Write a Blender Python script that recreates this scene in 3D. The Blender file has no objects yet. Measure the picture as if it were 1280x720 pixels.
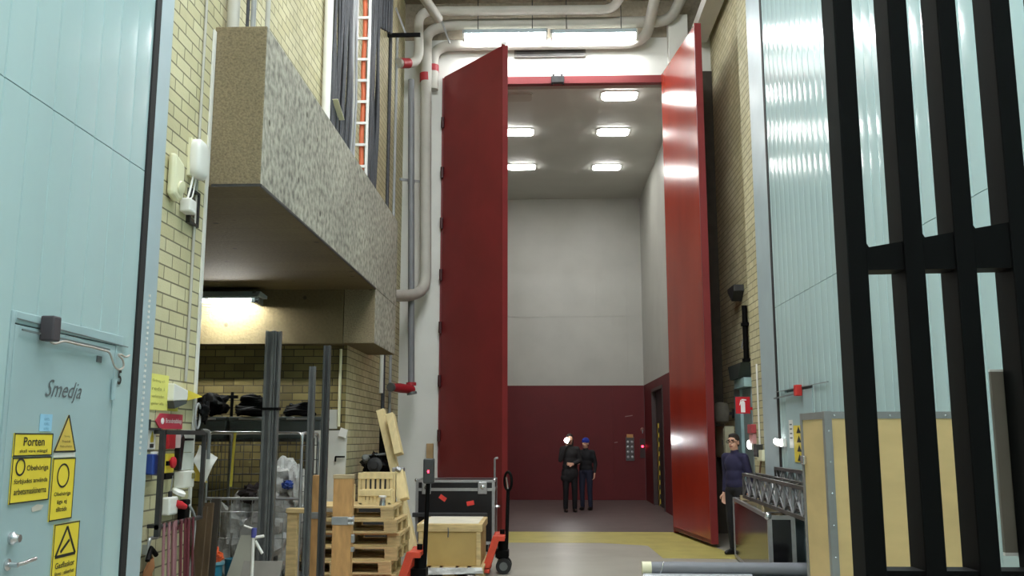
import bpy, bmesh, math, random
from mathutils import Vector, Matrix
from mathutils import noise as mnoise
random.seed(7)
SC = bpy.context.scene
COL = SC.collection
V = Vector
PI = math.pi

# ------------------------------------------------------------------ camera
F, HOR, VX, EYE = 1163.0, 548.0, 678.0, 1.6
PITCH = math.atan((HOR - 360) / F)
YAW = math.atan((VX - 640) * math.cos(PITCH) / F)
fw = V((-math.sin(YAW) * math.cos(PITCH), math.cos(YAW) * math.cos(PITCH), math.sin(PITCH)))
rt = V((math.cos(YAW), math.sin(YAW), 0))
up = rt.cross(fw)
cam_data = bpy.data.cameras.new('camera')
cam = bpy.data.objects.new('camera', cam_data)
COL.objects.link(cam)
M = Matrix((rt, up, -fw)).transposed().to_4x4()
M.translation = (0, 0, EYE)
cam.matrix_world = M
cam_data.sensor_width = 36.0
cam_data.lens = 36.0 * F / 1280.0
cam_data.clip_start = 0.05
cam_data.clip_end = 200
SC.camera = cam

def ray(px, py):
    return fw + rt * ((px - 640) / F) + up * ((360 - py) / F)
def at(px, py, Y):
    d = ray(px, py); t = Y / d.y
    return V((d.x * t, Y, EYE + d.z * t))
def atx(px, py, X):
    d = ray(px, py); t = X / d.x
    return V((X, d.y * t, EYE + d.z * t))
def atz(px, py, z=0.0):
    d = ray(px, py); t = (z - EYE) / d.z
    return V((d.x * t, d.y * t, z))

# ------------------------------------------------------------------ materials
def srgb(c):
    f = lambda u: u / 12.92 if u <= 0.04045 else ((u + 0.055) / 1.055) ** 2.4
    return tuple(f(x / 255.0) for x in c) + (1.0,)
MATS = {}
def nodes(name):
    m = bpy.data.materials.new(name); m.use_nodes = True
    nt = m.node_tree; b = nt.nodes['Principled BSDF']
    return m, nt, b
def mat(name, c, rough=0.6, metal=0.0, var=0.10, scale=6.0, bump=0.0, bscale=60.0, alpha=1.0, trans=0.0, emit=0.0, stretch=None, spec=0.5):
    if name in MATS: return MATS[name]
    m, nt, b = nodes(name)
    col = srgb(c)
    b.inputs['Roughness'].default_value = rough
    b.inputs['Metallic'].default_value = metal
    b.inputs['Alpha'].default_value = alpha
    b.inputs['Specular IOR Level'].default_value = spec
    b.inputs['Transmission Weight'].default_value = trans
    geo = nt.nodes.new('ShaderNodeNewGeometry')
    vec = geo.outputs['Position']
    if stretch:
        mp = nt.nodes.new('ShaderNodeMapping'); mp.inputs['Scale'].default_value = stretch
        nt.links.new(vec, mp.inputs['Vector']); vec = mp.outputs['Vector']
    nz = nt.nodes.new('ShaderNodeTexNoise'); nz.inputs['Scale'].default_value = scale
    nz.inputs['Detail'].default_value = 5
    nt.links.new(vec, nz.inputs['Vector'])
    rp = nt.nodes.new('ShaderNodeValToRGB')
    rp.color_ramp.elements[0].position = 0.3; rp.color_ramp.elements[1].position = 0.7
    rp.color_ramp.elements[0].color = tuple(x * (1 - var) for x in col[:3]) + (1,)
    rp.color_ramp.elements[1].color = tuple(min(1, x * (1 + var)) for x in col[:3]) + (1,)
    nt.links.new(nz.outputs['Fac'], rp.inputs['Fac'])
    nt.links.new(rp.outputs['Color'], b.inputs['Base Color'])
    if emit:
        b.inputs['Emission Color'].default_value = col
        b.inputs['Emission Strength'].default_value = emit
    if bump:
        n2 = nt.nodes.new('ShaderNodeTexNoise'); n2.inputs['Scale'].default_value = bscale
        n2.inputs['Detail'].default_value = 4
        nt.links.new(vec, n2.inputs['Vector'])
        bp = nt.nodes.new('ShaderNodeBump'); bp.inputs['Strength'].default_value = bump
        bp.inputs['Distance'].default_value = 0.02
        nt.links.new(n2.outputs['Fac'], bp.inputs['Height'])
        nt.links.new(bp.outputs['Normal'], b.inputs['Normal'])
    MATS[name] = m
    return m
def brick_mat(name, axis, c1, c2, cm, w=0.26, h=0.095, mort=0.006, grime=0.25):
    m, nt, b = nodes(name)
    b.inputs['Roughness'].default_value = 0.75
    geo = nt.nodes.new('ShaderNodeNewGeometry')
    sp = nt.nodes.new('ShaderNodeSeparateXYZ'); nt.links.new(geo.outputs['Position'], sp.inputs[0])
    cb = nt.nodes.new('ShaderNodeCombineXYZ')
    nt.links.new(sp.outputs['Y' if axis == 'x' else 'X'], cb.inputs['X'])
    nt.links.new(sp.outputs['Z'], cb.inputs['Y'])
    br = nt.nodes.new('ShaderNodeTexBrick')
    br.inputs['Scale'].default_value = 1.0
    br.inputs['Brick Width'].default_value = w
    br.inputs['Row Height'].default_value = h
    br.inputs['Mortar Size'].default_value = mort
    br.inputs['Mortar Smooth'].default_value = 0.3
    br.inputs['Bias'].default_value = 0.0
    br.inputs['Color1'].default_value = srgb(c1)
    br.inputs['Color2'].default_value = srgb(c2)
    br.inputs['Mortar'].default_value = srgb(cm)
    nt.links.new(cb.outputs[0], br.inputs['Vector'])
    nz = nt.nodes.new('ShaderNodeTexNoise'); nz.inputs['Scale'].default_value = 1.3; nz.inputs['Detail'].default_value = 8
    nt.links.new(geo.outputs['Position'], nz.inputs['Vector'])
    mr = nt.nodes.new('ShaderNodeMapRange')
    mr.inputs['From Min'].default_value = 0.3; mr.inputs['From Max'].default_value = 0.7
    mr.inputs['To Min'].default_value = 1 - grime; mr.inputs['To Max'].default_value = 1.0
    nt.links.new(nz.outputs['Fac'], mr.inputs['Value'])
    mx = nt.nodes.new('ShaderNodeMix'); mx.data_type = 'RGBA'; mx.blend_type = 'MULTIPLY'
    mx.inputs['Factor'].default_value = 1.0
    nt.links.new(br.outputs['Color'], mx.inputs[6]); nt.links.new(mr.outputs['Result'], mx.inputs[7])
    nt.links.new(mx.outputs[2], b.inputs['Base Color'])
    bp = nt.nodes.new('ShaderNodeBump'); bp.inputs['Strength'].default_value = 0.9; bp.inputs['Distance'].default_value = 0.012
    bp.invert = True
    n3 = nt.nodes.new('ShaderNodeTexNoise'); n3.inputs['Scale'].default_value = 70
    nt.links.new(geo.outputs['Position'], n3.inputs['Vector'])
    ad = nt.nodes.new('ShaderNodeMath'); ad.operation = 'MULTIPLY_ADD'
    nt.links.new(n3.outputs['Fac'], ad.inputs[0]); ad.inputs[1].default_value = 0.25
    nt.links.new(br.outputs['Fac'], ad.inputs[2])
    nt.links.new(ad.outputs[0], bp.inputs['Height'])
    nt.links.new(bp.outputs['Normal'], b.inputs['Normal'])
    return m
def concrete_mat(name, c, speck=0.35, sscale=45, plank=None, rough=0.85, big=0.9):
    m, nt, b = nodes(name)
    b.inputs['Roughness'].default_value = rough
    geo = nt.nodes.new('ShaderNodeNewGeometry')
    col = srgb(c)
    n1 = nt.nodes.new('ShaderNodeTexNoise'); n1.inputs['Scale'].default_value = sscale; n1.inputs['Detail'].default_value = 6
    n2 = nt.nodes.new('ShaderNodeTexNoise'); n2.inputs['Scale'].default_value = big; n2.inputs['Detail'].default_value = 6
    for n in (n1, n2): nt.links.new(geo.outputs['Position'], n.inputs['Vector'])
    r1 = nt.nodes.new('ShaderNodeValToRGB')
    r1.color_ramp.elements[0].position = 0.32; r1.color_ramp.elements[1].position = 0.62
    r1.color_ramp.elements[0].color = tuple(x * (1 - speck) for x in col[:3]) + (1,)
    r1.color_ramp.elements[1].color = tuple(min(1, x * (1 + speck * 0.6)) for x in col[:3]) + (1,)
    nt.links.new(n1.outputs['Fac'], r1.inputs['Fac'])
    mr = nt.nodes.new('ShaderNodeMapRange')
    mr.inputs['From Min'].default_value = 0.3; mr.inputs['From Max'].default_value = 0.7
    mr.inputs['To Min'].default_value = 0.75; mr.inputs['To Max'].default_value = 1.1
    nt.links.new(n2.outputs['Fac'], mr.inputs['Value'])
    mx = nt.nodes.new('ShaderNodeMix'); mx.data_type = 'RGBA'; mx.blend_type = 'MULTIPLY'; mx.inputs['Factor'].default_value = 1
    nt.links.new(r1.outputs['Color'], mx.inputs[6]); nt.links.new(mr.outputs['Result'], mx.inputs[7])
    # sparse pits
    vo = nt.nodes.new('ShaderNodeTexVoronoi'); vo.inputs['Scale'].default_value = 3.0
    nt.links.new(geo.outputs['Position'], vo.inputs['Vector'])
    r2 = nt.nodes.new('ShaderNodeValToRGB')
    r2.color_ramp.elements[0].position = 0.06; r2.color_ramp.elements[1].position = 0.10
    r2.color_ramp.elements[0].color = (0.35, 0.33, 0.3, 1); r2.color_ramp.elements[1].color = (1, 1, 1, 1)
    nt.links.new(vo.outputs['Distance'], r2.inputs['Fac'])
    m2 = nt.nodes.new('ShaderNodeMix'); m2.data_type = 'RGBA'; m2.blend_type = 'MULTIPLY'; m2.inputs['Factor'].default_value = 1
    nt.links.new(mx.outputs[2], m2.inputs[6]); nt.links.new(r2.outputs['Color'], m2.inputs[7])
    out = m2.outputs[2]
    if plank:
        sp = nt.nodes.new('ShaderNodeSeparateXYZ'); nt.links.new(geo.outputs['Position'], sp.inputs[0])
        cb = nt.nodes.new('ShaderNodeCombineXYZ'); nt.links.new(sp.outputs['Z'], cb.inputs['X']); nt.links.new(sp.outputs['Y'], cb.inputs['Y'])
        br = nt.nodes.new('ShaderNodeTexBrick'); br.inputs['Scale'].default_value = 1
        br.inputs['Brick Width'].default_value = 1.3; br.inputs['Row Height'].default_value = plank; br.inputs['Mortar Size'].default_value = 0.006
        br.inputs['Color1'].default_value = (1, 1, 1, 1); br.inputs['Color2'].default_value = (0.86, 0.85, 0.83, 1); br.inputs['Mortar'].default_value = (0.7, 0.69, 0.66, 1)
        nt.links.new(cb.outputs[0], br.inputs['Vector'])
        m3 = nt.nodes.new('ShaderNodeMix'); m3.data_type = 'RGBA'; m3.blend_type = 'MULTIPLY'; m3.inputs['Factor'].default_value = 1
        nt.links.new(out, m3.inputs[6]); nt.links.new(br.outputs['Color'], m3.inputs[7]); out = m3.outputs[2]
    nt.links.new(out, b.inputs['Base Color'])
    bp = nt.nodes.new('ShaderNodeBump'); bp.inputs['Strength'].default_value = 0.5; bp.inputs['Distance'].default_value = 0.01
    nt.links.new(n1.outputs['Fac'], bp.inputs['Height']); nt.links.new(bp.outputs['Normal'], b.inputs['Normal'])
    return m
def light_mat(name, c, s):
    m = bpy.data.materials.new(name); m.use_nodes = True
    nt = m.node_tree; nt.nodes.remove(nt.nodes['Principled BSDF'])
    e = nt.nodes.new('ShaderNodeEmission'); e.inputs['Color'].default_value = srgb(c); e.inputs['Strength'].default_value = s
    nt.links.new(e.outputs[0], nt.nodes['Material Output'].inputs[0])
    return m
def stripes_mat(name):
    m, nt, b = nodes(name); b.inputs['Roughness'].default_value = 0.5
    geo = nt.nodes.new('ShaderNodeNewGeometry')
    sp = nt.nodes.new('ShaderNodeSeparateXYZ'); nt.links.new(geo.outputs['Position'], sp.inputs[0])
    a = nt.nodes.new('ShaderNodeMath'); a.operation = 'MULTIPLY_ADD'
    nt.links.new(sp.outputs['Y'], a.inputs[0]); a.inputs[1].default_value = 1.0; nt.links.new(sp.outputs['Z'], a.inputs[2])
    f = nt.nodes.new('ShaderNodeMath'); f.operation = 'MULTIPLY'; f.inputs[1].default_value = 4.6; nt.links.new(a.outputs[0], f.inputs[0])
    g = nt.nodes.new('ShaderNodeMath'); g.operation = 'FRACT'; nt.links.new(f.outputs[0], g.inputs[0])
    h = nt.nodes.new('ShaderNodeMath'); h.operation = 'GREATER_THAN'; h.inputs[1].default_value = 0.5; nt.links.new(g.outputs[0], h.inputs[0])
    mx = nt.nodes.new('ShaderNodeMix'); mx.data_type = 'RGBA'
    nt.links.new(h.outputs[0], mx.inputs[0]); mx.inputs[6].default_value = srgb((25, 24, 20)); mx.inputs[7].default_value = srgb((205, 180, 60))
    nt.links.new(mx.outputs[2], b.inputs['Base Color'])
    return m

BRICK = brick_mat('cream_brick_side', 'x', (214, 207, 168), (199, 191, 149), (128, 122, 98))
BRICKD = brick_mat('cream_brick_alcove_shade', 'y', (150, 136, 84), (112, 100, 58), (64, 56, 40), grime=0.45)  # same cream brick, with the alcove's shade put into darker colours
BRICKB = brick_mat('cream_brick_end', 'y', (214, 207, 168), (199, 191, 149), (128, 122, 98))
CONC = concrete_mat('board_cast_concrete', (156, 152, 138), 0.5, 14, plank=None)
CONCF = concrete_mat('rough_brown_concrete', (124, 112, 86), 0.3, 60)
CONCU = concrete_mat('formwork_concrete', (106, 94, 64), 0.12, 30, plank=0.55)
CONCC = concrete_mat('ceiling_concrete', (150, 140, 122), 0.15, 20)
TEAL = mat('teal_painted_boards', (172, 197, 198), 0.15, 0, 0.05, 1.2, 0.02, 20, stretch=(1, 1, 0.3), spec=0.32)
TEALR = TEAL
TEALF = mat('teal_grey_steel_frame', (168, 186, 192), 0.4, 0, 0.06, 3)
TEALD = mat('teal_painted_door', (158, 182, 185), 0.42, 0, 0.05, 2)
FLOORM = None
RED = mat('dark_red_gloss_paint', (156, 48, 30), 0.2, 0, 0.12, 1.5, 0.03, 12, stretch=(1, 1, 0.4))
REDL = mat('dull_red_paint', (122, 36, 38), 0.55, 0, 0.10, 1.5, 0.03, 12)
REDC = mat('dull_dark_red_panel', (98, 15, 20), 0.6, 0, 0.08, 2.0)
CARGREY = mat('pale_grey_car_panel', (182, 182, 174), 0.38, 0.0, 0.05, 1.5)
CARCEIL = mat('white_grey_car_ceiling', (196, 196, 188), 0.5, 0, 0.04, 1.5)
CARFLOOR = mat('worn_brown_floor_plate', (94, 81, 79), 0.45, 0, 0.15, 3)
WHITEW = mat('white_painted_plaster', (214, 215, 208), 0.6, 0, 0.05, 1.5)
PIPE = mat('pale_grey_lagged_pipe', (180, 178, 168), 0.6, 0, 0.08, 3)
PIPED = mat('grey_painted_pipe', (116, 118, 120), 0.5, 0, 0.10, 4)
REDBAND = mat('red_band', (160, 36, 44), 0.5, 0, 0.1)
STEEL = mat('galvanised_steel', (168, 170, 172), 0.38, 0.7, 0.1, 12)
DSTEEL = mat('dark_steel', (62, 62, 62), 0.5, 0.5, 0.2, 12)
GSTEEL = mat('grey_steel_profile', (104, 107, 106), 0.48, 0.35, 0.12, 9)
BLACK = mat('matt_black_paint', (5, 5, 5), 0.6, 0, 0.1, 10, spec=0.12)
BLACKP = mat('black_laminate', (20, 20, 24), 0.3, 0, 0.15, 6)
BLACKG = mat('black_gloss_panel', (22, 21, 23), 0.12, 0, 0.1, 4)
RUBBER = mat('black_rubber', (24, 24, 25), 0.7, 0, 0.1)
ALU = mat('aluminium_edge', (178, 178, 180), 0.35, 0.75, 0.08, 15)
CHROME = mat('bright_zinc', (205, 206, 208), 0.25, 0.9, 0.05)
WOOD = mat('weathered_pine', (196, 172, 122), 0.75, 0, 0.22, 5, 0.1, 80, stretch=(1, 3, 6))
WOODN = mat('fresh_pine', (222, 203, 152), 0.65, 0, 0.10, 5, 0.05, 60, stretch=(4, 4, 1))
WOODG = mat('grey_weathered_pine', (168, 150, 116), 0.8, 0, 0.25, 6, 0.1, 80)
WOODO = mat('orange_tan_timber', (190, 146, 92), 0.7, 0, 0.18, 6, 0.08, 50, stretch=(4, 4, 1))
WOODD = mat('dark_brown_board', (84, 66, 44), 0.75, 0, 0.25, 5, stretch=(4, 4, 1))
PLY = mat('birch_plywood', (204, 176, 122), 0.5, 0, 0.10, 2.2, stretch=(1, 1, 3))
PLYD = mat('tan_plywood', (186, 158, 96), 0.55, 0, 0.10, 3)
ORANGE = mat('orange_red_enamel', (206, 72, 48), 0.4, 0, 0.12, 8)
WHITEP = mat('white_plastic', (226, 226, 220), 0.4, 0, 0.03)
CREAMP = mat('cream_plastic', (226, 224, 190), 0.45, 0, 0.03)
GREYP = mat('dark_grey_plastic', (70, 76, 76), 0.5, 0, 0.08)
YELLOW = mat('yellow_sign_face', (232, 208, 60), 0.45, 0, 0.05)
PALEY = mat('pale_yellow_paper', (228, 224, 120), 0.6, 0, 0.04)
INK = mat('black_ink', (30, 30, 26), 0.6, 0, 0.05)
GINK = mat('grey_ink', (92, 98, 100), 0.6, 0, 0.05)
OINK = mat('olive_ink', (150, 148, 76), 0.6, 0, 0.05)
SIGNRED = mat('red_sign_face', (190, 26, 40), 0.45, 0, 0.05)
MAGRED = mat('faded_red_sign', (186, 52, 72), 0.5, 0, 0.05)
WINK = mat('white_lettering', (240, 238, 236), 0.5, 0, 0.02)
BLUE = mat('blue_plastic', (38, 66, 140), 0.45, 0, 0.05)
PBLUE = mat('pale_blue_sticker', (150, 200, 226), 0.5, 0, 0.05)
CYAN = mat('turquoise_plastic', (44, 140, 170), 0.4, 0, 0.05)
ORANGEP = mat('orange_plastic', (236, 96, 40), 0.5, 0, 0.08)
WRAP = mat('crumpled_clear_film', (196, 196, 192), 0.18, 0, 0.2, 9, 0.6, 25)
WRAPG = mat('grey_plastic_sheet', (168, 168, 164), 0.25, 0, 0.25, 7, 0.7, 18)
WHITEB = mat('white_board_face', (196, 196, 188), 0.6, 0, 0.08, 3)
GBOARD = mat('grey_green_board', (142, 142, 128), 0.6, 0, 0.06, 3)
PINKH = mat('pink_grey_hose', (150, 108, 112), 0.5, 0, 0.1)
REDH = mat('dark_red_hose', (104, 44, 52), 0.5, 0, 0.1)
LEATHER = mat('tan_leather', (150, 98, 60), 0.7, 0, 0.15)
CABLE = mat('dark_grey_cable', (58, 60, 64), 0.6, 0, 0.25, 20)
LCABLE = mat('light_grey_cable', (150, 152, 152), 0.5, 0, 0.1)
ORCABLE = mat('orange_conduit_paint', (206, 104, 62), 0.5, 0, 0.08)
PVC = mat('grey_pvc', (120, 122, 128), 0.42, 0, 0.06)
SKIN = mat('skin', (206, 160, 134), 0.55, 0, 0.05)
HAIRD = mat('dark_brown_hair', (38, 30, 26), 0.7, 0, 0.2)
NAVY = mat('navy_knit', (38, 36, 66), 0.9, 0, 0.12, 30)
DARKTR = mat('black_trousers', (22, 22, 26), 0.85, 0, 0.1)
JEANS = mat('dark_blue_jeans', (34, 38, 58), 0.85, 0, 0.15)
DJACK = mat('charcoal_jacket', (34, 33, 34), 0.8, 0, 0.15)
BJACK = mat('black_jacket', (18, 19, 23), 0.8, 0, 0.15)
BLUEHAT = mat('blue_knit_hat', (34, 52, 150), 0.9, 0, 0.1)
LIPS = mat('lips', (150, 84, 78), 0.5, 0, 0.02)
SHOE = mat('black_leather', (18, 17, 17), 0.4, 0, 0.1)
LAMPW = light_mat('fluorescent_diffuser', (250, 253, 255), 36.0)
LAMPH = light_mat('hall_lamp_diffuser', (248, 251, 255), 64.0)
LAMPC = light_mat('lift_lamp_diffuser', (255, 254, 250), 26.0)
LAMPA = light_mat('alcove_tube', (255, 253, 246), 190.0)
LED = light_mat('red_led', (255, 40, 60), 8.0)
FLASH = light_mat('camera_flash', (255, 255, 255), 120.0)
GLARE = light_mat('white_lamp_and_glint', (255, 255, 250), 10.0)
HAZ = stripes_mat('hazard_stripes')

# floor materials
def floor_mat():
    m, nt, b = nodes('smooth_grey_concrete_floor')
    geo = nt.nodes.new('ShaderNodeNewGeometry')
    n = nt.nodes.new('ShaderNodeTexNoise'); n.inputs['Scale'].default_value = 0.8; n.inputs['Detail'].default_value = 9
    nt.links.new(geo.outputs['Position'], n.inputs['Vector'])
    r = nt.nodes.new('ShaderNodeValToRGB')
    r.color_ramp.elements[0].position = 0.3; r.color_ramp.elements[1].position = 0.7
    r.color_ramp.elements[0].color = srgb((148, 143, 131)); r.color_ramp.elements[1].color = srgb((174, 170, 158))
    nt.links.new(n.outputs['Fac'], r.inputs['Fac']); nt.links.new(r.outputs['Color'], b.inputs['Base Color'])
    b.inputs['Roughness'].default_value = 0.42
    return m
FLOORM = floor_mat()
YPAINT = mat('worn_yellow_floor_paint', (174, 164, 88), 0.5, 0, 0.14, 2.5)

# ------------------------------------------------------------------ shapes: each returns (verts, faces)
def box(c, s, rot=None):
    hx, hy, hz = s[0] / 2, s[1] / 2, s[2] / 2
    vs = [V((x, y, z)) for x in (-hx, hx) for y in (-hy, hy) for z in (-hz, hz)]
    if rot is not None: vs = [rot @ v for v in vs]
    c = V(c)
    return [v + c for v in vs], [(0, 1, 3, 2), (4, 6, 7, 5), (0, 4, 5, 1), (2, 3, 7, 6), (0, 2, 6, 4), (1, 5, 7, 3)]
def bx(x0, x1, y0, y1, z0, z1):
    return box(((x0 + x1) / 2, (y0 + y1) / 2, (z0 + z1) / 2), (abs(x1 - x0), abs(y1 - y0), abs(z1 - z0)))
def frame_of(d, hint=None):
    d = d.normalized()
    h = V(hint) if hint is not None else (V((0, 0, 1)) if abs(d.z) < 0.9 else V((1, 0, 0)))
    a = h.cross(d); a = a.normalized() if a.length > 1e-6 else V((1, 0, 0)).cross(d).normalized()
    return a, d.cross(a)
def bar(p0, p1, w, h, hint=None):
    p0, p1 = V(p0), V(p1); a, b = frame_of(p1 - p0, hint)
    vs = [p + a * (sx * w / 2) + b * (sy * h / 2) for p in (p0, p1) for sx, sy in ((-1, -1), (1, -1), (1, 1), (-1, 1))]
    return vs, [(3, 2, 1, 0), (4, 5, 6, 7), (0, 1, 5, 4), (1, 2, 6, 5), (2, 3, 7, 6), (3, 0, 4, 7)]
def tube(pts, r, n=10, rs=None, closed=False):
    pts = [V(p) for p in pts]; vs = []; fs = []; k = len(pts); prev = None
    for i, p in enumerate(pts):
        if closed: d = pts[(i + 1) % k] - pts[i - 1]
        else: d = (pts[min(i + 1, k - 1)] - pts[max(i - 1, 0)])
        d = d.normalized() if d.length > 1e-9 else V((0, 0, 1))
        if prev is None: a, b = frame_of(d)
        else:
            a = prev - d * prev.dot(d)
            a = a.normalized() if a.length > 1e-6 else frame_of(d)[0]
            b = d.cross(a)
        prev = a; rr = rs[i] if rs else r
        for j in range(n):
            t = 2 * PI * j / n
            vs.append(p + a * (math.cos(t) * rr) + b * (math.sin(t) * rr))
    m = k if closed else k - 1
    for i in range(m):
        for j in range(n):
            i2 = (i + 1) % k; j2 = (j + 1) % n
            fs.append((i * n + j, i * n + j2, i2 * n + j2, i2 * n + j))
    if not closed:
        fs.append(tuple(range(n - 1, -1, -1))); fs.append(tuple((k - 1) * n + j for j in range(n)))
    return vs, fs
def bend(pts, r=0.2, n=6):
    """round the corners of a polyline"""
    pts = [V(p) for p in pts]; out = [pts[0]]
    for i in range(1, len(pts) - 1):
        a, b, c = pts[i - 1], pts[i], pts[i + 1]
        u = (a - b); w = (c - b); q = min(r, u.length * 0.49, w.length * 0.49)
        s, e = b + u.normalized() * q, b + w.normalized() * q
        for k in range(n + 1):
            t = k / n
            out.append(s * (1 - t) ** 2 + b * 2 * t * (1 - t) + e * t * t)
    out.append(pts[-1]); return out
def cyl(p0, p1, r, n=16): return tube([p0, p1], r, n)
def lathe(c, prof, n=20, axis=(0, 0, 1)):
    c = V(c); d = V(axis).normalized(); a, b = frame_of(d); vs = []; fs = []
    for (r, z) in prof:
        for j in range(n):
            t = 2 * PI * j / n; vs.append(c + d * z + a * (r * math.cos(t)) + b * (r * math.sin(t)))
    for i in range(len(prof) - 1):
        for j in range(n):
            j2 = (j + 1) % n; fs.append((i * n + j, i * n + j2, (i + 1) * n + j2, (i + 1) * n + j))
    fs.append(tuple(range(n - 1, -1, -1))); fs.append(tuple((len(prof) - 1) * n + j for j in range(n)))
    return vs, fs
def prism(poly, o, ux, uy, d):
    """polygon (x,y) in the plane o,ux,uy, extruded by d along the normal"""
    o, ux, uy = V(o), V(ux), V(uy); nn = ux.cross(uy).normalized() * d; k = len(poly)
    b = [o + ux * x + uy * y for x, y in poly]
    return b + [p + nn for p in b], [tuple(range(k - 1, -1, -1)), tuple(range(k, 2 * k))] + [(i, (i + 1) % k, k + (i + 1) % k, k + i) for i in range(k)]
def ring(o, ux, uy, rx, ry, t, d=0.002, n=28):
    """flat elliptical ring"""
    o, ux, uy = V(o), V(ux), V(uy); nn = ux.cross(uy).normalized() * d; vs = []; fs = []
    for j in range(n):
        c, s = math.cos(2 * PI * j / n), math.sin(2 * PI * j / n)
        for q in (0, t):
            p = o + ux * (c * (rx - q)) + uy * (s * (ry - q)); vs += [p, p + nn]
    for j in range(n):
        a = j * 4; b = ((j + 1) % n) * 4
        fs += [(a + 1, b + 1, b + 3, a + 3), (a, b, b + 1, a + 1), (a + 2, a + 3, b + 3, b + 2), (a, a + 2, b + 2, b)]
    return vs, fs
def ell(c, r, nu=16, nv=10, rot=None):
    c = V(c); vs = []; fs = []
    for i in range(nv + 1):
        th = PI * i / nv
        for j in range(nu):
            ph = 2 * PI * j / nu
            v = V((r[0] * math.sin(th) * math.cos(ph), r[1] * math.sin(th) * math.sin(ph), r[2] * math.cos(th)))
            if rot is not None: v = rot @ v
            vs.append(v + c)
    for i in range(nv):
        for j in range(nu):
            j2 = (j + 1) % nu; fs.append((i * nu + j, (i + 1) * nu + j, (i + 1) * nu + j2, i * nu + j2))
    return vs, fs
def cap(p0, p1, r0, r1, n=12):
    """tapered capsule"""
    p0, p1 = V(p0), V(p1); d = (p1 - p0).normalized(); pts = []; rs = []
    for k in range(5):
        t = PI / 2 * (1 - k / 4); pts.append(p0 - d * (r0 * math.sin(t))); rs.append(max(r0 * math.cos(t), 1e-4))
    for k in range(5):
        t = PI / 2 * k / 4; pts.append(p1 + d * (r1 * math.sin(t))); rs.append(max(r1 * math.cos(t), 1e-4))
    return tube(pts, 0, n, rs)
def blob(c, r, seed, amp=0.25, fr=3.0, nu=28, nv=18, flat=None):
    vs, fs = ell((0, 0, 0), (1, 1, 1), nu, nv); out = []
    for v in vs:
        q = mnoise.fractal(v * fr + V((seed * 7.1, seed, 0)), 0.9, 2.0, 4)
        w = v * (1 + amp * q)
        w = V((w.x * r[0], w.y * r[1], w.z * r[2]))
        if flat is not None and w.z < -flat: w.z = -flat
        out.append(w + V(c))
    return out, fs
def text(body, o, ux, uy, w=None, h=None, shear=0.0, depth=0.0015, bold=0.0):
    cu = bpy.data.curves.new('t', 'FONT'); cu.body = body; cu.align_x = 'CENTER'; cu.shear = shear; cu.offset = bold
    cu.resolution_u = 3; cu.space_line = 0.9
    ob = bpy.data.objects.new('t', cu); COL.objects.link(ob)
    dg = bpy.context.evaluated_depsgraph_get()
    me = bpy.data.meshes.new_from_object(ob.evaluated_get(dg))
    vs = [v.co.copy() for v in me.vertices]; fs = [tuple(p.vertices) for p in me.polygons]
    bpy.data.objects.remove(ob); bpy.data.curves.remove(cu); bpy.data.meshes.remove(me)
    x0 = min(v.x for v in vs); x1 = max(v.x for v in vs); y0 = min(v.y for v in vs); y1 = max(v.y for v in vs)
    sx = w / (x1 - x0) if w else None; sy = h / (y1 - y0) if h else None
    sx = sx or sy; sy = sy or sx
    o, ux, uy = V(o), V(ux), V(uy); n = ux.cross(uy).normalized()
    return [o + ux * ((v.x - (x0 + x1) / 2) * sx) + uy * ((v.y - (y0 + y1) / 2) * sy) + n * depth for v in vs], fs

# ------------------------------------------------------------------ objects
def join(parts):
    vs = []; fs = []; mi = []
    for p in parts:
        o = len(vs); vs += list(p[0]); fs += [tuple(i + o for i in f) for f in p[1]]
        mi += [p[2] if len(p) > 2 else 0] * len(p[1])
    return vs, fs, mi
def obj(name, parts, m, parent=None, smooth=False, bevel=0.0, local=False, angle=40):
    if isinstance(parts, tuple): parts = [parts]
    vs, fs, mi = join(parts)
    vs = [V(v) for v in vs]
    loc = V((0, 0, 0))
    if parent is not None and not local: off = V(parent['_w'])
    elif parent is None:
        lo = [min(v[i] for v in vs) for i in range(3)]; hi = [max(v[i] for v in vs) for i in range(3)]
        off = V(((lo[0] + hi[0]) / 2, (lo[1] + hi[1]) / 2, lo[2])); loc = off
    else: off = V((0, 0, 0))
    me = bpy.data.meshes.new(name)
    me.from_pydata([tuple(v - off) for v in vs], [], fs)
    for k in (m if isinstance(m, (list, tuple)) else [m]): me.materials.append(k)
    if isinstance(m, (list, tuple)): me.polygons.foreach_set('material_index', mi)
    bm = bmesh.new(); bm.from_mesh(me); bmesh.ops.recalc_face_normals(bm, faces=bm.faces); bm.to_mesh(me); bm.free()
    if smooth:
        me.polygons.foreach_set('use_smooth', [True] * len(me.polygons)); me.set_sharp_from_angle(angle=math.radians(angle))
    o = bpy.data.objects.new(name, me); COL.objects.link(o); o.location = loc
    if parent is None: o['_w'] = tuple(loc)
    else: o.parent = parent; o['_w'] = tuple(off)
    if bevel:
        b = o.modifiers.new('b', 'BEVEL'); b.width = bevel; b.segments = 2; b.limit_method = 'ANGLE'; b.angle_limit = math.radians(50)
    return o
def tag(o, label, cat, group=None, kind=None):
    o['label'] = label; o['category'] = cat
    if group: o['group'] = group
    if kind: o['kind'] = kind
    return o
def thing(name, label, cat, loc=(0, 0, 0), rotz=0.0, group=None):
    o = bpy.data.objects.new(name, None); COL.objects.link(o); o.location = loc; o.rotation_euler = (0, 0, rotz)
    o.empty_display_size = 0.1
    o['_w'] = tuple(loc); return tag(o, label, cat, group)
def struct(name, parts, m, parent=None, **k):
    o = obj(name, parts, m, parent, **k)
    if parent is None: o['kind'] = 'structure'
    return o
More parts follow.
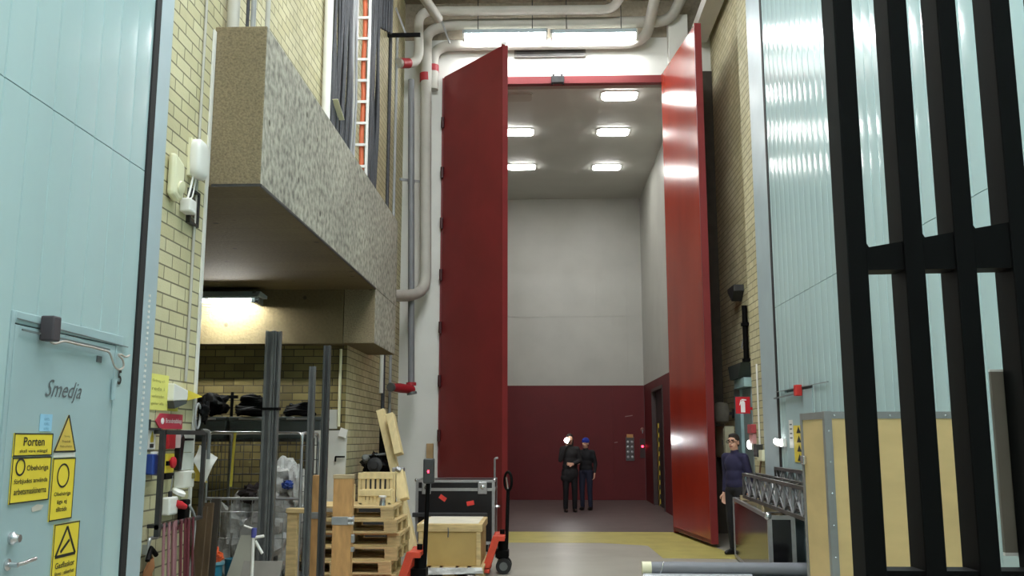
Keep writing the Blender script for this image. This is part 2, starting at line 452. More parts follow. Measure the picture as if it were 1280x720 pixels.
def dup(root, loc, rotz=None, label=None, group=None):
    def cp(o, par):
        c = o.copy(); COL.objects.link(c); c.parent = par
        for ch in [x for x in COL.objects if x.parent == o]: cp(ch, c)
        return c
    r = cp(root, None); r.location = loc
    if rotz is not None: r.rotation_euler = (0, 0, rotz)
    if label: r['label'] = label
    if group: r['group'] = group
    return r
X, Yv, Z = V((1, 0, 0)), V((0, 1, 0)), V((0, 0, 1))

# ================================================================== SETTING
XL, XR, XRF, YW, ZT = -2.55, 2.87, 3.16, 16.5, 10.3
struct('floor', [bx(-5.6, 3.5, -4.2, 16.62, -0.2, 0)], FLOORM)
pts = [(-0.66, 16.6), (2.33, 16.6), (2.7, 13.0), (1.62, 13.05), (1.58, 14.55), (0.9, 14.9), (-1.9, 14.9), (-1.9, 16.6)]
yf = struct('trim_1', prism(pts, (0, 0, 0.001), X, Yv, 0.002), YPAINT); tag(yf, 'worn yellow painted swing zone on the floor before the lift', 'floor marking')
struct('ceiling', [bx(-5.6, 3.6, -4.2, 16.7, ZT, ZT + 0.2)], CONCC)
struct('wall_rear', [bx(-3.0, 3.2, -4.3, -4.1, 0, ZT)], WHITEW)
# left brick wall: pier, band above the box, far stretch
struct('wall_left', [bx(XL - 0.3, XL, 5.72, 6.8, 0, ZT), bx(XL - 0.3, XL, 6.8, 12.1, 4.7, ZT), bx(XL - 0.3, XL, 12.1, 16.6, 0, ZT),
                     bx(XL - 0.3, XL, -4.2, 5.72, 8.6, ZT)], BRICK)
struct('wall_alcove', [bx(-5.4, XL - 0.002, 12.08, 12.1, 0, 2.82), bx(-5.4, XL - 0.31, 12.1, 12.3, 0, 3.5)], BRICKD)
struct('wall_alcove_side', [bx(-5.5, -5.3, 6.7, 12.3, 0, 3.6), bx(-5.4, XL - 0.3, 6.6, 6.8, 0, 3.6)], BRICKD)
struct('wall_alcove_band', [bx(-5.4, XL - 0.002, 11.8, 12.079, 2.8, 3.505)], CONCU)
struct('ceiling_alcove', [bx(-5.4, -2.143, 6.825, 11.8, 3.5, 3.509), bx(-5.4, XL - 0.3, 6.8, 12.3, 3.51, 3.7)], CONCU)
# concrete bulkhead box
zb, zt = 3.5, 4.8
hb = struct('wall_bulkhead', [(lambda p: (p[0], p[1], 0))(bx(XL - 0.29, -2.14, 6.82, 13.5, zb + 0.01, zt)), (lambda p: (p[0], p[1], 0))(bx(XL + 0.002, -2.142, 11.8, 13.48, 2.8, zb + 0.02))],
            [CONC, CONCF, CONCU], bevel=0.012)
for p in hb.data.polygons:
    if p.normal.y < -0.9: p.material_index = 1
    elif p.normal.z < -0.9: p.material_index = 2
struct('trim_2', [bx(-2.52, -2.139, 6.816, 6.83, zb, zb + 0.02), bx(-2.148, -2.134, 6.82, 11.8, zb - 0.002, zb + 0.018)], DSTEEL)
# pier corner strip
struct('trim_3', [bx(XL - 0.005, XL + 0.012, 6.765, 6.81, 0, zb), bx(XL - 0.005, XL + 0.012, 6.765, 6.815, zb, 4.75)], WHITEP)
struct('trim_4', tube([(XL + 0.012, 6.57, 2.0), (XL + 0.012, 6.57, 9.8)], 0.011, 8), PIPE, smooth=True)
# right brick wall: pier by the gate, then set back
struct('wall_right', [bx(XR, XR + 0.6, 12.0, 12.9, 0, ZT), bx(XRF, XRF + 0.3, 12.85, 16.6, 0, ZT), bx(XR, XR + 0.3, -4.2, 12.05, 8.6, ZT)], BRICK)
struct('wall_pier_right', [bx(XR + 0.005, XRF, 12.895, 12.91, 0, ZT)], BRICKB)
# end wall around the lift opening
OL, OR, OT = -1.8, 2.30, 8.24
struct('wall_front', [bx(-2.86, OL, YW, YW + 0.35, 0, 9.0), bx(OR, 3.4, YW, YW + 0.35, 0, 9.0), bx(OL, OR, YW, YW + 0.35, OT, 9.0)], WHITEW)
struct('wall_front_upper', [bx(-2.86, 3.4, YW - 0.02, YW + 0.35, 9.0, ZT), bx(-2.86, 3.4, YW - 0.55, YW - 0.02, 9.72, ZT)], CONCC)
struct('wall_front_shadow', [bx(2.74, 3.4, YW - 0.06, YW - 0.001, 0, 8.3)], mat('wall_shadow_tone', (66, 60, 50), 0.8, 0, 0.15))  # dark slab standing in for the door leaf's shadow on the wall
struct('wall_front_pilaster', [bx(2.36, 2.72, YW - 0.22, YW - 0.001, 8.0, 9.35)], WHITEW, bevel=0.01)
struct('trim_5', [bx(OL, OR, YW - 0.03, YW + 0.1, OT - 0.13, OT + 0.01), bx(OL - 0.03, OL + 0.05, YW - 0.03, YW + 0.1, 0, OT), bx(OR - 0.05, OR + 0.03, YW - 0.03, YW + 0.1, 0, OT)], REDL)
struct('trim_6', [bar((2.93, 12.4, 8.95), (2.93, 16.4, 8.95), 0.3, 0.22)], WHITEW)
# lift car
CX0, CX1, CY0, CY1, CZ = -2.3, 2.72, 16.86, 25.1, 8.15
RZ = 3.0
def corr(x0, x1, pitch, o, ux, uy, h, d=0.012, groove=0.02):
    """panelled sheet: boards with shallow grooves between"""
    parts = []; k = max(1, round((x1 - x0) / pitch)); w = (x1 - x0) / k
    for i in range(k):
        a = x0 + i * w
        parts.append(prism([(a + groove / 2, 0), (a + w - groove / 2, 0), (a + w - groove / 2, h), (a + groove / 2, h)], o, ux, uy, d))
    return parts
struct('wall_car_back', [(lambda p: (p[0], p[1], 0))(q) for q in [bx(CX0, CX1, CY1 + 0.015, CY1 + 0.15, 0, RZ)] + corr(CX0, CX1, 0.84, (0, CY1 + 0.014, 0), X, Z, RZ, 0.012, 0.006)] +
       [(q[0], q[1], 1) for q in [bx(CX0, CX1, CY1 + 0.02, CY1 + 0.15, RZ, CZ)] + corr(CX0, CX1, 0.42, (0, CY1 + 0.018, RZ), X, Z, 1.85, 0.012, 0.006) + corr(CX0, CX1, 0.42, (0, CY1 + 0.02, RZ + 1.86), X, Z, CZ - RZ - 1.86, 0.012, 0.006)], [REDC, CARGREY])
struct('wall_car_right', [(q[0], q[1], i) for q, i in [(bx(CX1, CX1 + 0.12, CY0, 21.25, 0, RZ), 0), (bx(CX1, CX1 + 0.12, 23.25, CY1, 0, RZ), 0), (bx(CX1, CX1 + 0.12, 21.25, 23.25, 2.75, RZ), 0), (bx(CX1, CX1 + 0.12, CY0, CY1, RZ, CZ), 1)]], [REDC, CARGREY])
struct('wall_car_left', [(q[0], q[1], i) for q, i in [(bx(CX0 - 0.12, CX0, CY0, CY1, 0, RZ), 0), (bx(CX0 - 0.12, CX0, CY0, CY1, RZ, CZ), 1)]], [REDC, CARGREY])
struct('ceiling_car', [bx(CX0 - 0.1, CX1 + 0.1, CY0, CY1 + 0.1, CZ, CZ + 0.1)], CARCEIL)
struct('floor_car', [bx(CX0 - 0.1, CX1 + 0.1, 16.62, CY1 + 0.1, -0.2, 0.0)], CARFLOOR)
struct('wall_car_front', [bx(CX0 - 0.1, OL, CY0 - 0.01, CY0 + 0.05, 0, CZ + 0.3), bx(OR, CX1 + 0.1, CY0 - 0.01, CY0 + 0.05, 0, CZ + 0.3), bx(OL, OR, CY0 - 0.01, CY0 + 0.05, OT - 0.02, OT + 0.3)], REDC)
struct('trim_7', [bx(CX1 - 0.006, CX1 + 0.02, 22.18, 22.36, 0.05, 1.95)], HAZ)
d5 = struct('door_5', [bx(CX1 + 0.09, CX1 + 0.13, 21.25, 23.25, 0, 2.75)], mat('dark_lift_door', (52, 50, 50), 0.5))
struct('frame', [bx(CX1 - 0.02, CX1 + 0.08, 21.2, 21.27, 0, 2.8), bx(CX1 - 0.02, CX1 + 0.08, 23.23, 23.3, 0, 2.8), bx(CX1 - 0.02, CX1 + 0.08, 21.27, 23.23, 2.73, 2.8)], mat('dark_lift_frame', (70, 56, 54), 0.5), d5)

# ---- teal gates
def gate_boards(x, y0, y1, z0, z1, side, pitch=0.222, ph=0.0):
    sw = 0.25 if side > 0 else 0.7
    """boards with a groove at each joint and a slight swell between; side +1 faces +x"""
    prof = []; y = y0 + ph - pitch
    while y < y1:
        for t, d in ((0.0, -0.010), (0.03, 0.0), (0.2, 0.0025), (0.5, 0.004), (0.8, 0.0025), (0.97, 0.0)):
            yy = y + t * pitch
            if y0 <= yy <= y1: prof.append((yy, d * (sw if d > 0 else 0.8)))
        y += pitch
    prof = [(y0, 0.0)] + prof + [(y1, 0.0)]
    k = len(prof); vs = []; fs = []
    for (yy, d) in prof:
        vs += [V((x + side * d, yy, z0)), V((x + side * d, yy, z1))]
    for i in range(k - 1): fs.append((2 * i, 2 * i + 2, 2 * i + 3, 2 * i + 1))
    b = len(vs); xb = x - side * 0.09
    vs += [V((xb, y0, z0)), V((xb, y1, z0)), V((xb, y1, z1)), V((xb, y0, z1))]
    fs.append((b, b + 1, b + 2, b + 3))
    fs.append(tuple([2 * i for i in range(k)] + [b + 1, b])); fs.append(tuple([2 * i + 1 for i in range(k)] + [b + 2, b + 3]))
    fs.append((0, 1, b + 3, b)); fs.append((2 * k - 2, 2 * k - 1, b + 2, b + 1))
    return vs, fs
GXL, GXR = -2.5, 2.82
zl, zr = 3.265, 3.16
door1 = struct('door_1', [gate_boards(GXL, -4.0, 5.60, 2.2, zl - 0.003, 1, ph=0.06), gate_boards(GXL, -4.0, 5.60, zl + 0.003, 8.55, 1, ph=0.06),
                          gate_boards(GXL, -4.0, 4.30, 0.03, 2.2, 1, ph=0.06), gate_boards(GXL, 5.36, 5.60, 0.03, 2.2, 1, ph=0.02)], TEAL, smooth=True, angle=25)
tag(door1, 'tall teal boarded workshop gate along the left side', 'gate')
struct('gate_core', [bx(GXL - 0.12, GXL - 0.02, -4.0, 5.60, 0.02, 8.55)], mat('dark_gate_core', (60, 72, 76), 0.6), door1)
wk = struct('wicket_door', [bx(GXL - 0.03, GXL + 0.006, 4.305, 5.355, 0.03, 2.136)], TEALD, door1, bevel=0.006)
struct('door_frame', [bx(GXL - 0.01, GXL + 0.007, 4.27, 4.30, 0.03, 2.2), bx(GXL - 0.01, GXL + 0.0075, 4.301, 5.45, 2.141, 2.2), bx(GXL - 0.01, GXL + 0.007, 5.36, 5.385, 0.03, 2.14)], TEALD, door1, bevel=0.004)
struct('hinge', [cyl((GXL + 0.02, 5.335, z0), (GXL + 0.02, 5.335, z0 + 0.12), 0.014, 10) for z0 in (1.82, 0.25)], TEALD, wk, smooth=True)
a = atx(51, 411, GXL)
clo = struct('door_closer', [box((GXL + 0.05, a.y, a.z), (0.07, 0.075, 0.125))], mat('plum_grey_closer', (70, 64, 68), 0.5), door1, bevel=0.008)
struct('closer_rail', [bar(atx(22, 398, GXL + 0.012), atx(160, 434, GXL + 0.012), 0.006, 0.005), bar(atx(28, 412, GXL + 0.02), atx(137, 437, GXL + 0.025), 0.008, 0.009)], mat('worn_grey_rail', (120, 128, 128), 0.4, 0.3), door1)
pp = [(60, 423), (66, 430), (72, 429), (80, 426), (95, 430), (115, 434), (130, 438), (137, 440), (140, 449), (143, 459), (149, 463), (155, 459), (154, 450), (147, 443), (152, 443), (157, 447), (162, 444)]
struct('closer_cable', tube(bend([atx(px, py, GXL + 0.03) for px, py in pp], 0.03, 3), 0.006, 6), mat('beige_cable', (176, 166, 156), 0.5), door1, smooth=True)
a = atx(12, 673, GXL)
struct('lock_cylinder', lathe((GXL, a.y, a.z), [(0.03, 0), (0.03, 0.02), (0.022, 0.028), (0.018, 0.05)], 16, (1, 0, 0)), CHROME, wk, smooth=True)
a = atx(7, 706, GXL)
hd = struct('handle', [lathe((GXL, a.y, a.z), [(0.028, 0), (0.028, 0.012), (0.012, 0.016), (0.012, 0.06)], 16, (1, 0, 0))], CHROME, wk, smooth=True)
struct('lever', tube([(GXL + 0.055, a.y, a.z), (GXL + 0.06, a.y + 0.05, a.z + 0.002), (GXL + 0.058, a.y + 0.15, a.z + 0.01)], 0.01, 10), CHROME, hd, smooth=True)
struct('lettering', text('Smedja', atx(80, 490, GXL + 0.007), Yv, Z, w=0.37, h=0.115, shear=0.45), GINK, wk)
struct('number', text('5', atx(149, 474, GXL + 0.001), Yv, Z, h=0.085, bold=0.02) if False else text('5', (GXL + 0.006, 5.43, 1.955), Yv, Z, h=0.085, bold=0.02), INK, door1)
a = atx(122, 449, GXL)
struct('small_plate', [box((GXL + 0.009, a.y, a.z), (0.006, 0.055, 0.035))], GINK, wk)
# frame post and dark shadow joint of the left gate
struct('trim_8', [bx(XL - 0.2, XL + 0.06, 5.68, 5.88, 0, 9.5)], TEALF, bevel=0.006)
struct('trim_9', [bx(XL - 0.1, GXL + 0.012, 5.602, 5.675, 0, 9.5)], RUBBER)
struct('trim_10', [bar((XL + 0.064, 5.76, z), (XL + 0.064, 5.76, z + 0.016), 0.014, 0.008) for z in [1.5 + 0.034 * i for i in range(30)]], WHITEP)

door2 = struct('door_2', [gate_boards(GXR, -4.0, 11.24, 2.15, zr - 0.003, -1, 0.2), gate_boards(GXR, -4.0, 11.24, zr + 0.003, 8.55, -1, 0.2),
                          gate_boards(GXR, -4.0, 9.84, 0.03, 2.15, -1, 0.2), gate_boards(GXR, 10.97, 11.24, 0.03, 2.15, -1, 0.2)], TEALR, smooth=True, angle=25)
tag(door2, 'tall teal boarded gate along the right side behind the black bars', 'gate')
struct('gate_core', [bx(GXR + 0.02, GXR + 0.12, -4.0, 11.24, 0.02, 8.55)], MATS['dark_gate_core'], door2)
struct('wicket_door', [bx(GXR - 0.006, GXR + 0.03, 9.86, 10.95, 0.03, 2.12)], TEALD, door2, bevel=0.006)
a = atx(1003, 488, GXR)
struct('door_closer', [box((GXR - 0.05, a.y, a.z), (0.07, 0.09, 0.12))], mat('red_closer', (196, 48, 42), 0.45), door2, bevel=0.008)
struct('closer_rail', [bar(atx(968, 498, GXR - 0.03), atx(1000, 491, GXR - 0.03), 0.02, 0.014), bar(atx(970, 490, GXR - 0.02), atx(1035, 477, GXR - 0.02), 0.008, 0.008)], MATS['worn_grey_rail'], door2)
struct('trim_11', [bx(XR - 0.05, XR + 0.25, 11.335, 12.1, 0, 9.5)], TEALF, bevel=0.006)
struct('trim_12', [bx(GXR - 0.008, XR + 0.1, 11.245, 11.33, 0, 9.5)], RUBBER)
# teal side door set back in the right wall
d6 = struct('door_6', [bx(XRF - 0.05, XRF - 0.005, 14.05, 14.62, 0, 2.35)], mat('teal_side_door_leaf', (140, 158, 158), 0.5), bevel=0.005)
tag(d6, 'teal steel side door behind the standing man', 'door')
struct('frame', [bx(XRF - 0.09, XRF - 0.002, 14.64, 15.1, 0, 2.4), bx(XRF - 0.16, XRF - 0.002, 14.0, 14.7, 2.36, 2.5)], mat('teal_side_door_frame', (152, 182, 184), 0.5), d6, bevel=0.005)
struct('door_head', [prism([(0, 0), (1.0, 0), (0.85, -0.22), (0.25, -0.22)], (XRF - 0.2, 13.95, 2.72), Yv, Z, 0.19)], mat('dark_green_grey_hood', (62, 70, 66), 0.6), d6)

# ---- red lift doors (leaves)
def leaf(name, hinge, near, z0, z1, th, m):
    h, n = V((hinge[0], hinge[1], 0)), V((near[0], near[1], 0)); d = (n - h).normalized(); w = (n - h).length
    nn = V((-d.y, d.x, 0))
    return h, d, nn, w
HL, NL = (OL + 0.04, 16.44), (-0.613, 15.06)
h, d, nn, w = leaf('l', HL, NL, 0, 0, 0, 0)
out = -nn if nn.y > 0 else nn
# 'out' is the side turned to the hall
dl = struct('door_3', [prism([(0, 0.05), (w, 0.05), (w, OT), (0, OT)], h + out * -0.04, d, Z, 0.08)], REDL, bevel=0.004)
tag(dl, 'left leaf of the tall dark red lift doors, swung half open', 'door')
struct('edge_strip', [prism([(w - 0.012, 0.05), (w + 0.02, 0.05), (w + 0.02, OT + 0.01), (w - 0.012, OT + 0.01)], h + out * -0.055, d, Z, 0.11)], REDL, dl)
for z in [0.6 + 0.95 * i for i in range(8)]:
    struct('hinge', [cyl(h + out * 0.06 + Z * z, h + out * 0.06 + Z * (z + 0.2), 0.032, 10)], mat('dark_hinge', (62, 18, 20), 0.5), dl, smooth=True)
struct('roller', [box(h + d * (w - 0.03) + Z * (OT + 0.03), (0.09, 0.09, 0.08))], WHITEP, dl, bevel=0.01)
HR, NR = (OR - 0.03, 16.44), (2.545, 14.32)
h, d, nn, w = leaf('r', HR, NR, 0, 0, 0, 0)
out = nn if nn.x < 0 else -nn
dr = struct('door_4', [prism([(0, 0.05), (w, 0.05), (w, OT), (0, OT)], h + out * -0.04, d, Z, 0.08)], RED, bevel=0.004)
tag(dr, 'right leaf of the tall red lift doors, swung wide open and shining', 'door')
struct('edge_strip', [prism([(w - 0.012, 0.05), (w + 0.02, 0.05), (w + 0.02, OT + 0.01), (w - 0.012, OT + 0.01)], h + out * -0.055, d, Z, 0.11)], REDL, dr)
struct('kick_plate', [prism([(0.02, 0.06), (w - 0.03, 0.06), (w - 0.03, 0.11), (0.02, 0.11)], h + out * 0.041, d, Z, 0.004)], mat('scuffed_red_plate', (98, 36, 30), 0.6), dr)
for z in [0.6 + 0.95 * i for i in range(8)]:
    struct('hinge', [cyl(h + out * -0.06 + Z * z, h + out * -0.06 + Z * (z + 0.2), 0.032, 10)], MATS['dark_hinge'], dr, smooth=True)
# door catch on the header
t = thing('door_catch', 'dark door catch at the middle of the red lift door header', 'catch', at(697, 100, YW - 0.06))
obj('body', [box(at(697, 100, YW - 0.08), (0.24, 0.1, 0.13))], DSTEEL, t, bevel=0.01)
obj('hook', [bar(at(692, 93, YW - 0.1), at(690, 106, YW - 0.1), 0.04, 0.03)], BLACK, t); obj('hook', [bar(at(702, 93, YW - 0.1), at(704, 106, YW - 0.1), 0.04, 0.03)], BLACK, t)
# ================================================================== LAMPS
def lamp(label, c, w, group, L, d=0.24, h=0.12, name='fluorescent_lamp'):
    t = thing(name, label, 'lamp', (c.x, c.y, c.z), 0, group)
    obj('housing', [bx(c.x - w / 2 - 0.02, c.x + w / 2 + 0.02, c.y - d / 2, c.y + d / 2, c.z + h * 0.55, c.z + h)], TEALF, t, bevel=0.01)
    n = 10; prof = [(-d / 2 + 0.015, h * 0.55)] + [(-d / 2 * math.cos(PI * k / n) * 0.9, h * 0.5 - h * 0.5 * math.sin(PI * k / n)) for k in range(n + 1)] + [(d / 2 - 0.015, h * 0.55)]
    obj('diffuser', prism([(p[0], p[1]) for p in prof], (c.x - w / 2, c.y, c.z), Yv, Z, w), L, t)
    for s in (-1, 1):
        obj('end_cap', [bx(c.x + s * w / 2 - 0.015, c.x + s * w / 2 + 0.02, c.y - d / 2, c.y + d / 2, c.z, c.z + h)], WHITEP, t, bevel=0.008)
    return t
for label, x0, x1 in (('left of the two bright fluorescent lamps over the red lift doors', 578, 685), ('right of the two bright fluorescent lamps over the red lift doors', 688, 797)):
    p0, p1 = at(x0, 50, 16.1), at(x1, 50, 16.1)
    t = lamp(label, V(((p0.x + p1.x) / 2, 16.1, p0.z - 0.0)), p1.x - p0.x - 0.05, 'fluorescent lamps over the lift doors', LAMPW, 0.17, 0.17)
    c = V(t.location)
    for s in (-0.5, 0.5):
        obj('hanger', [cyl((c.x + s, c.y, c.z + 0.15), (c.x + s, c.y, 9.74), 0.008, 8)], DSTEEL, t)
for y in (-2.0, 1.0, 4.0, 7.0, 10.0):
    for x in (-0.7, 0.6):
        t = lamp('long fluorescent lamp hanging under the hall ceiling, above the view', V((x, y, 9.6)), 1.5, 'hall ceiling lamps', LAMPH, 0.28, 0.14, 'ceiling_lamp')
        for s in (-0.5, 0.5):
            obj('hanger', [cyl((x + s, y, 9.72), (x + s, y, ZT), 0.008, 8)], DSTEEL, t)
OFFL = mat('unlit_lamp_glass', (176, 172, 160), 0.4, 0, 0.03)
def car_lamp(label, x, y, L):
    t = thing('lift_ceiling_lamp', label, 'lamp', (x, y, CZ), 0, 'lamps in the lift car ceiling')
    w, q = 0.33, 0.2
    poly = [(w - 0.1 + 0.1 * math.cos(a), (q - 0.1) + 0.1 * math.sin(a)) for a in [PI / 2 * k / 5 for k in range(6)]]
    poly += [(-px, py) for px, py in reversed(poly)]; poly += [(-px, -py) for px, py in poly]
    obj('rim', prism([(px * 1.08, py * 1.12) for px, py in poly], (x, y, CZ), X, Yv, -0.02), CARCEIL, t)
    obj('diffuser', prism(poly, (x, y, CZ - 0.021), X, Yv, -0.02), L, t)
for x, y, lit, lab in ((1.52, 17.2, 1, 'lit lamp in the lift ceiling, right column, nearest the doors'), (1.56, 19.35, 1, 'lit lamp in the lift ceiling, right column, middle one'),
                       (1.6, 22.0, 1, 'lit lamp in the lift ceiling, right column, nearest the back wall'), (-0.5, 17.2, 0, 'unlit dull lamp in the lift ceiling beside the left red door leaf'),
                       (-0.5, 19.3, 1, 'lit lamp in the lift ceiling, left column, nearer the doors'), (-0.48, 21.9, 1, 'lit lamp in the lift ceiling, left column, nearest the back wall')):
    car_lamp(lab, x, y, LAMPC if lit else OFFL)
a, b_ = at(643, 61, YW), at(732, 72, YW)
t = thing('wall_vent', 'long dark slotted vent on the white wall between the lamps and the red door header', 'vent', ((a.x + b_.x) / 2, YW, b_.z))
obj('frame', [bx(a.x, b_.x, YW - 0.05, YW, b_.z, a.z)], mat('dull_vent_grey', (96, 92, 86), 0.6), t, bevel=0.006)
obj('louvre', [bx(a.x + 0.04, b_.x - 0.04, YW - 0.058, YW - 0.05, b_.z + 0.03 + 0.04 * i, b_.z + 0.045 + 0.04 * i) for i in range(3)], DSTEEL, t)
# alcove tube lamp
c = at(262, 376, 11.5)
t = thing('tube_lamp', 'bright bare tube lamp on the concrete above the alcove brickwork', 'lamp', tuple(c))
obj('tube', [cyl((-4.35, c.y, c.z), (-3.66, c.y, c.z), 0.022, 12)], LAMPA, t, smooth=True)
obj('cover', [prism([(-0.03, 0.06), (0.3, 0.06), (0.3, 0.10), (0.0, 0.12), (-0.1, 0.04), (-0.09, 0.02)], (-4.5, 11.5, c.z), Yv, Z, 0.95)], TEALF, t)
obj('end_cap', [lathe((-3.66, c.y, c.z), [(0.03, 0), (0.03, 0.1), (0.02, 0.11)], 12, (1, 0, 0)), bx(-3.64, -3.6, c.y - 0.04, 11.8, c.z - 0.03, c.z + 0.12)], GSTEEL, t)

# ================================================================== PIPES, CABLES
def pipe(name, label, cat, pts, r, m, bandat=(), rr=0.3, group=None, n=14, joints=()):
    p = [V(q) for q in pts]
    t = thing(name, label, cat, tuple(p[0]), 0, group)
    obj('tube', tube(bend(p, rr), r, n), m, t, smooth=True)
    for a, b in bandat: obj('red_band', [cyl(a, b, r * 1.06, n)], REDBAND, t, smooth=True)
    for a, b in joints: obj('joint', [cyl(a, b, r * 1.1, n)], m, t, smooth=True)
    return t
yA = 16.2
pipe('wall_pipe', 'thick pale pipe with red band running down beside the white pillar', 'pipe',
     [at(486, 369, 14.6), at(512, 370, 15.6), at(532, 362, yA), at(532, 240, yA), at(533, 40, yA), at(560, 31, yA), at(838, 27, yA), at(853, -6, 15.9)], 0.10, PIPE,
     [(at(532, 102, yA), at(532, 92, yA))], 0.35, joints=[(at(640, 29.5, yA), at(646, 29.4, yA))])
pipe('wall_pipe', 'thick pale pipe passing close under the two lamps over the lift', 'pipe',
     [at(541, 112, 16.35), at(542, 66, 16.35), at(556, 57, 16.35), at(790, 54, 16.35), at(808, 46, 16.2), at(820, -8, 15.6)], 0.10, PIPE, [(at(541.5, 90, 16.35), at(541.5, 82, 16.35))], 0.4)
pipe('wall_pipe', 'pale pipe with red collar curving off the left wall near the ceiling', 'pipe',
     [at(498, 79, 15.4), at(524, 79, 15.8), at(523, 14, 15.8), at(560, 14, 15.9), at(766, 12, 15.9), at(778, -8, 15.6)], 0.085, PIPE, [(at(501, 79, 15.44), at(511, 79, 15.6))], 0.3,
     joints=[(at(588, 14, 15.9), at(592, 14, 15.9))])
pipe('wall_pipe', 'short pale pipe slanting down from the ceiling left of the lamps', 'pipe', [at(527, -8, 14.6), at(548, 24, 15.3)], 0.085, PIPE)
t = pipe('hanging_rod', 'thin steel rod hanging beneath the slanting ceiling pipe', 'rod', [at(552, 26, 15.4), at(562, 54, 15.4)], 0.018, STEEL)
pipe('wall_pipe', 'thin grey pipe on the far left wall ending in a red valve', 'pipe', [at(514, 100, 15.7), at(514, 480, 15.7)], 0.055, PIPED, (), joints=[(at(514, 225, 15.7), at(514, 230, 15.7))])
t = thing('valve', 'red valve at the foot of the thin grey wall pipe', 'valve', tuple(at(514, 490, 15.7)))
p = at(512, 485, 15.6)
obj('body', [tube([at(489, 484, 15.2), at(500, 485, 15.4), at(515, 487, 15.7)], 0, 12, [0.06, 0.08, 0.07])], REDBAND, t, smooth=True)
obj('flange', [cyl(at(514, 478, 15.7), at(514, 482, 15.7), 0.085, 14)], REDBAND, t, smooth=True)
obj('flange', [cyl(at(514.5, 490, 15.66), at(515, 493, 15.66), 0.085, 14)], GSTEEL, t, smooth=True); obj('flange', [cyl(at(488, 484, 15.1), at(490, 484, 15.14), 0.075, 12)], GSTEEL, t, smooth=True)
# conduits on the left wall
def conduit(label, px, y0, y1, X0, r, m, name='conduit'):
    a, b = atx(px, y0, X0), atx(px, y0, X0); b = V((a.x, a.y, atx(px, y1, X0).z))
    return tag(obj(name, tube([a, b], r, 8), m, smooth=True), label, 'conduit')
pipe('conduit', 'white conduit running up the brick over the middle of the concrete box', 'conduit', [(-2.48, 10.2, 4.75), (-2.48, 10.2, 10.2)], 0.05, WHITEP)
pipe('conduit', 'thin black conduit on the bricks right of the cable ladder', 'conduit', [(-2.523, 14.75, 0.02), (-2.523, 14.75, 10.0)], 0.03, CABLE)
pipe('conduit', 'thin pale conduit on the bricks close to the thick pipes', 'conduit', [(-2.527, 15.45, 0.02), (-2.527, 15.45, 8.6)], 0.025, LCABLE)
pipe('conduit', 'white conduit below the end of the concrete box by the red valve', 'conduit', [(-2.518, 14.55, 2.95), (-2.518, 14.55, 2.3)], 0.032, WHITEP)
pipe('conduit', 'slim white conduit down the alcove brick corner', 'conduit', [(-2.62, 12.03, 2.75), (-2.62, 12.03, 1.75)], 0.018, CREAMP)
t = thing('pipe_bracket', 'black steel bracket arm sticking out of the left wall by the pipes', 'bracket', tuple(at(484, 49, 14.2)))
obj('arm', [bar((-2.55, 14.6, 9.0 - 0.75), (-2.0, 14.6, 8.25), 0.05, 0.06)], BLACK, t)
obj('brace', [bar(at(495, 10, 14.6), at(508, 45, 14.6), 0.04, 0.03)], STEEL, t)
t = thing('pipe_bracket', 'small pale bracket holding the thick pipe beside the pillar', 'bracket', tuple(at(512, 226, 15.9)))
obj('arm', [bar(at(500, 224, 15.7), at(524, 227, 16.1), 0.04, 0.04)], LCABLE, t)
# cable ladder and bundles
ly = 11.9
xl0, xl1 = XL + 0.05, at(463, 0, ly).x
t = thing('cable_ladder', 'tall white cable ladder standing off the bricks above the concrete box', 'cable ladder', ((xl0 + xl1) / 2, ly, 4.8))
for x in (xl0, xl1): obj('rail', [bx(x - 0.016, x + 0.016, ly - 0.03, ly + 0.03, 4.801, 10.25)], WHITEP, t, bevel=0.005)
for i in range(18): obj('rung', [bx(xl0, xl1, ly - 0.035, ly - 0.012, 4.85 + 0.3 * i, 4.885 + 0.3 * i)], WHITEP, t)
xo = (xl0 + xl1) / 2 + 0.015
tag(obj('orange_cable', tube([(xo + 0.008 * math.sin(i * 1.7), ly + 0.03, 4.801 + i * 0.28) for i in range(20)], 0.034, 10), ORCABLE, smooth=True), 'thick orange cable strapped up the white cable ladder', 'cable')
def bundle(name, label, y0, y1, n, m, seed, z0=4.81, z1=10.25, r=(0.014, 0.028), X0=XL + 0.045):
    rnd = random.Random(seed); parts = []
    for i in range(n):
        y = y0 + (y1 - y0) * (i + rnd.random() * 0.6) / n; x = X0 + rnd.random() * 0.05; ph = rnd.random() * 6; k = 14
        parts.append(tube([(x + 0.012 * math.sin(ph + j), y + 0.02 * math.sin(ph + j * 0.7), z0 + (z1 - z0) * j / k) for j in range(k + 1)], rnd.uniform(*r), 6))
    return tag(obj(name, parts, m, smooth=True), label, 'cables', kind='stuff')
bundle('cable_bundle', 'broad bundle of dark cables left of the white cable ladder', 10.5, 11.4, 15, CABLE, 3)
bundle('cable_bundle', 'narrow bundle of pale cables along the left rail of the cable ladder', 11.5, 11.76, 5, LCABLE, 4)
bundle('cable_bundle', 'bundle of dark cables right of the white cable ladder', 12.75, 13.5, 12, CABLE, 5)
parts = []
for i in range(6):
    parts.append(tube(bend([(-2.47 + 0.03 * i, 13.3 + 0.05 * i, 7.8), (-2.47 + 0.03 * i, 13.3 + 0.05 * i, 8.6), (-2.2 + 0.03 * i, 13.6, 9.3), (-1.2, 14.2, 9.9 + 0.02 * i)], 0.8), 0.025, 6))
tag(obj('cable_bundle', parts, CABLE, smooth=True), 'dark cables sweeping from the left wall up to the ceiling pipes', 'cables', kind='stuff')
t = thing('tag_plate', 'small yellow tag hanging on the dark cables above the box', 'tag', tuple(atx(424, 140, -2.44)))
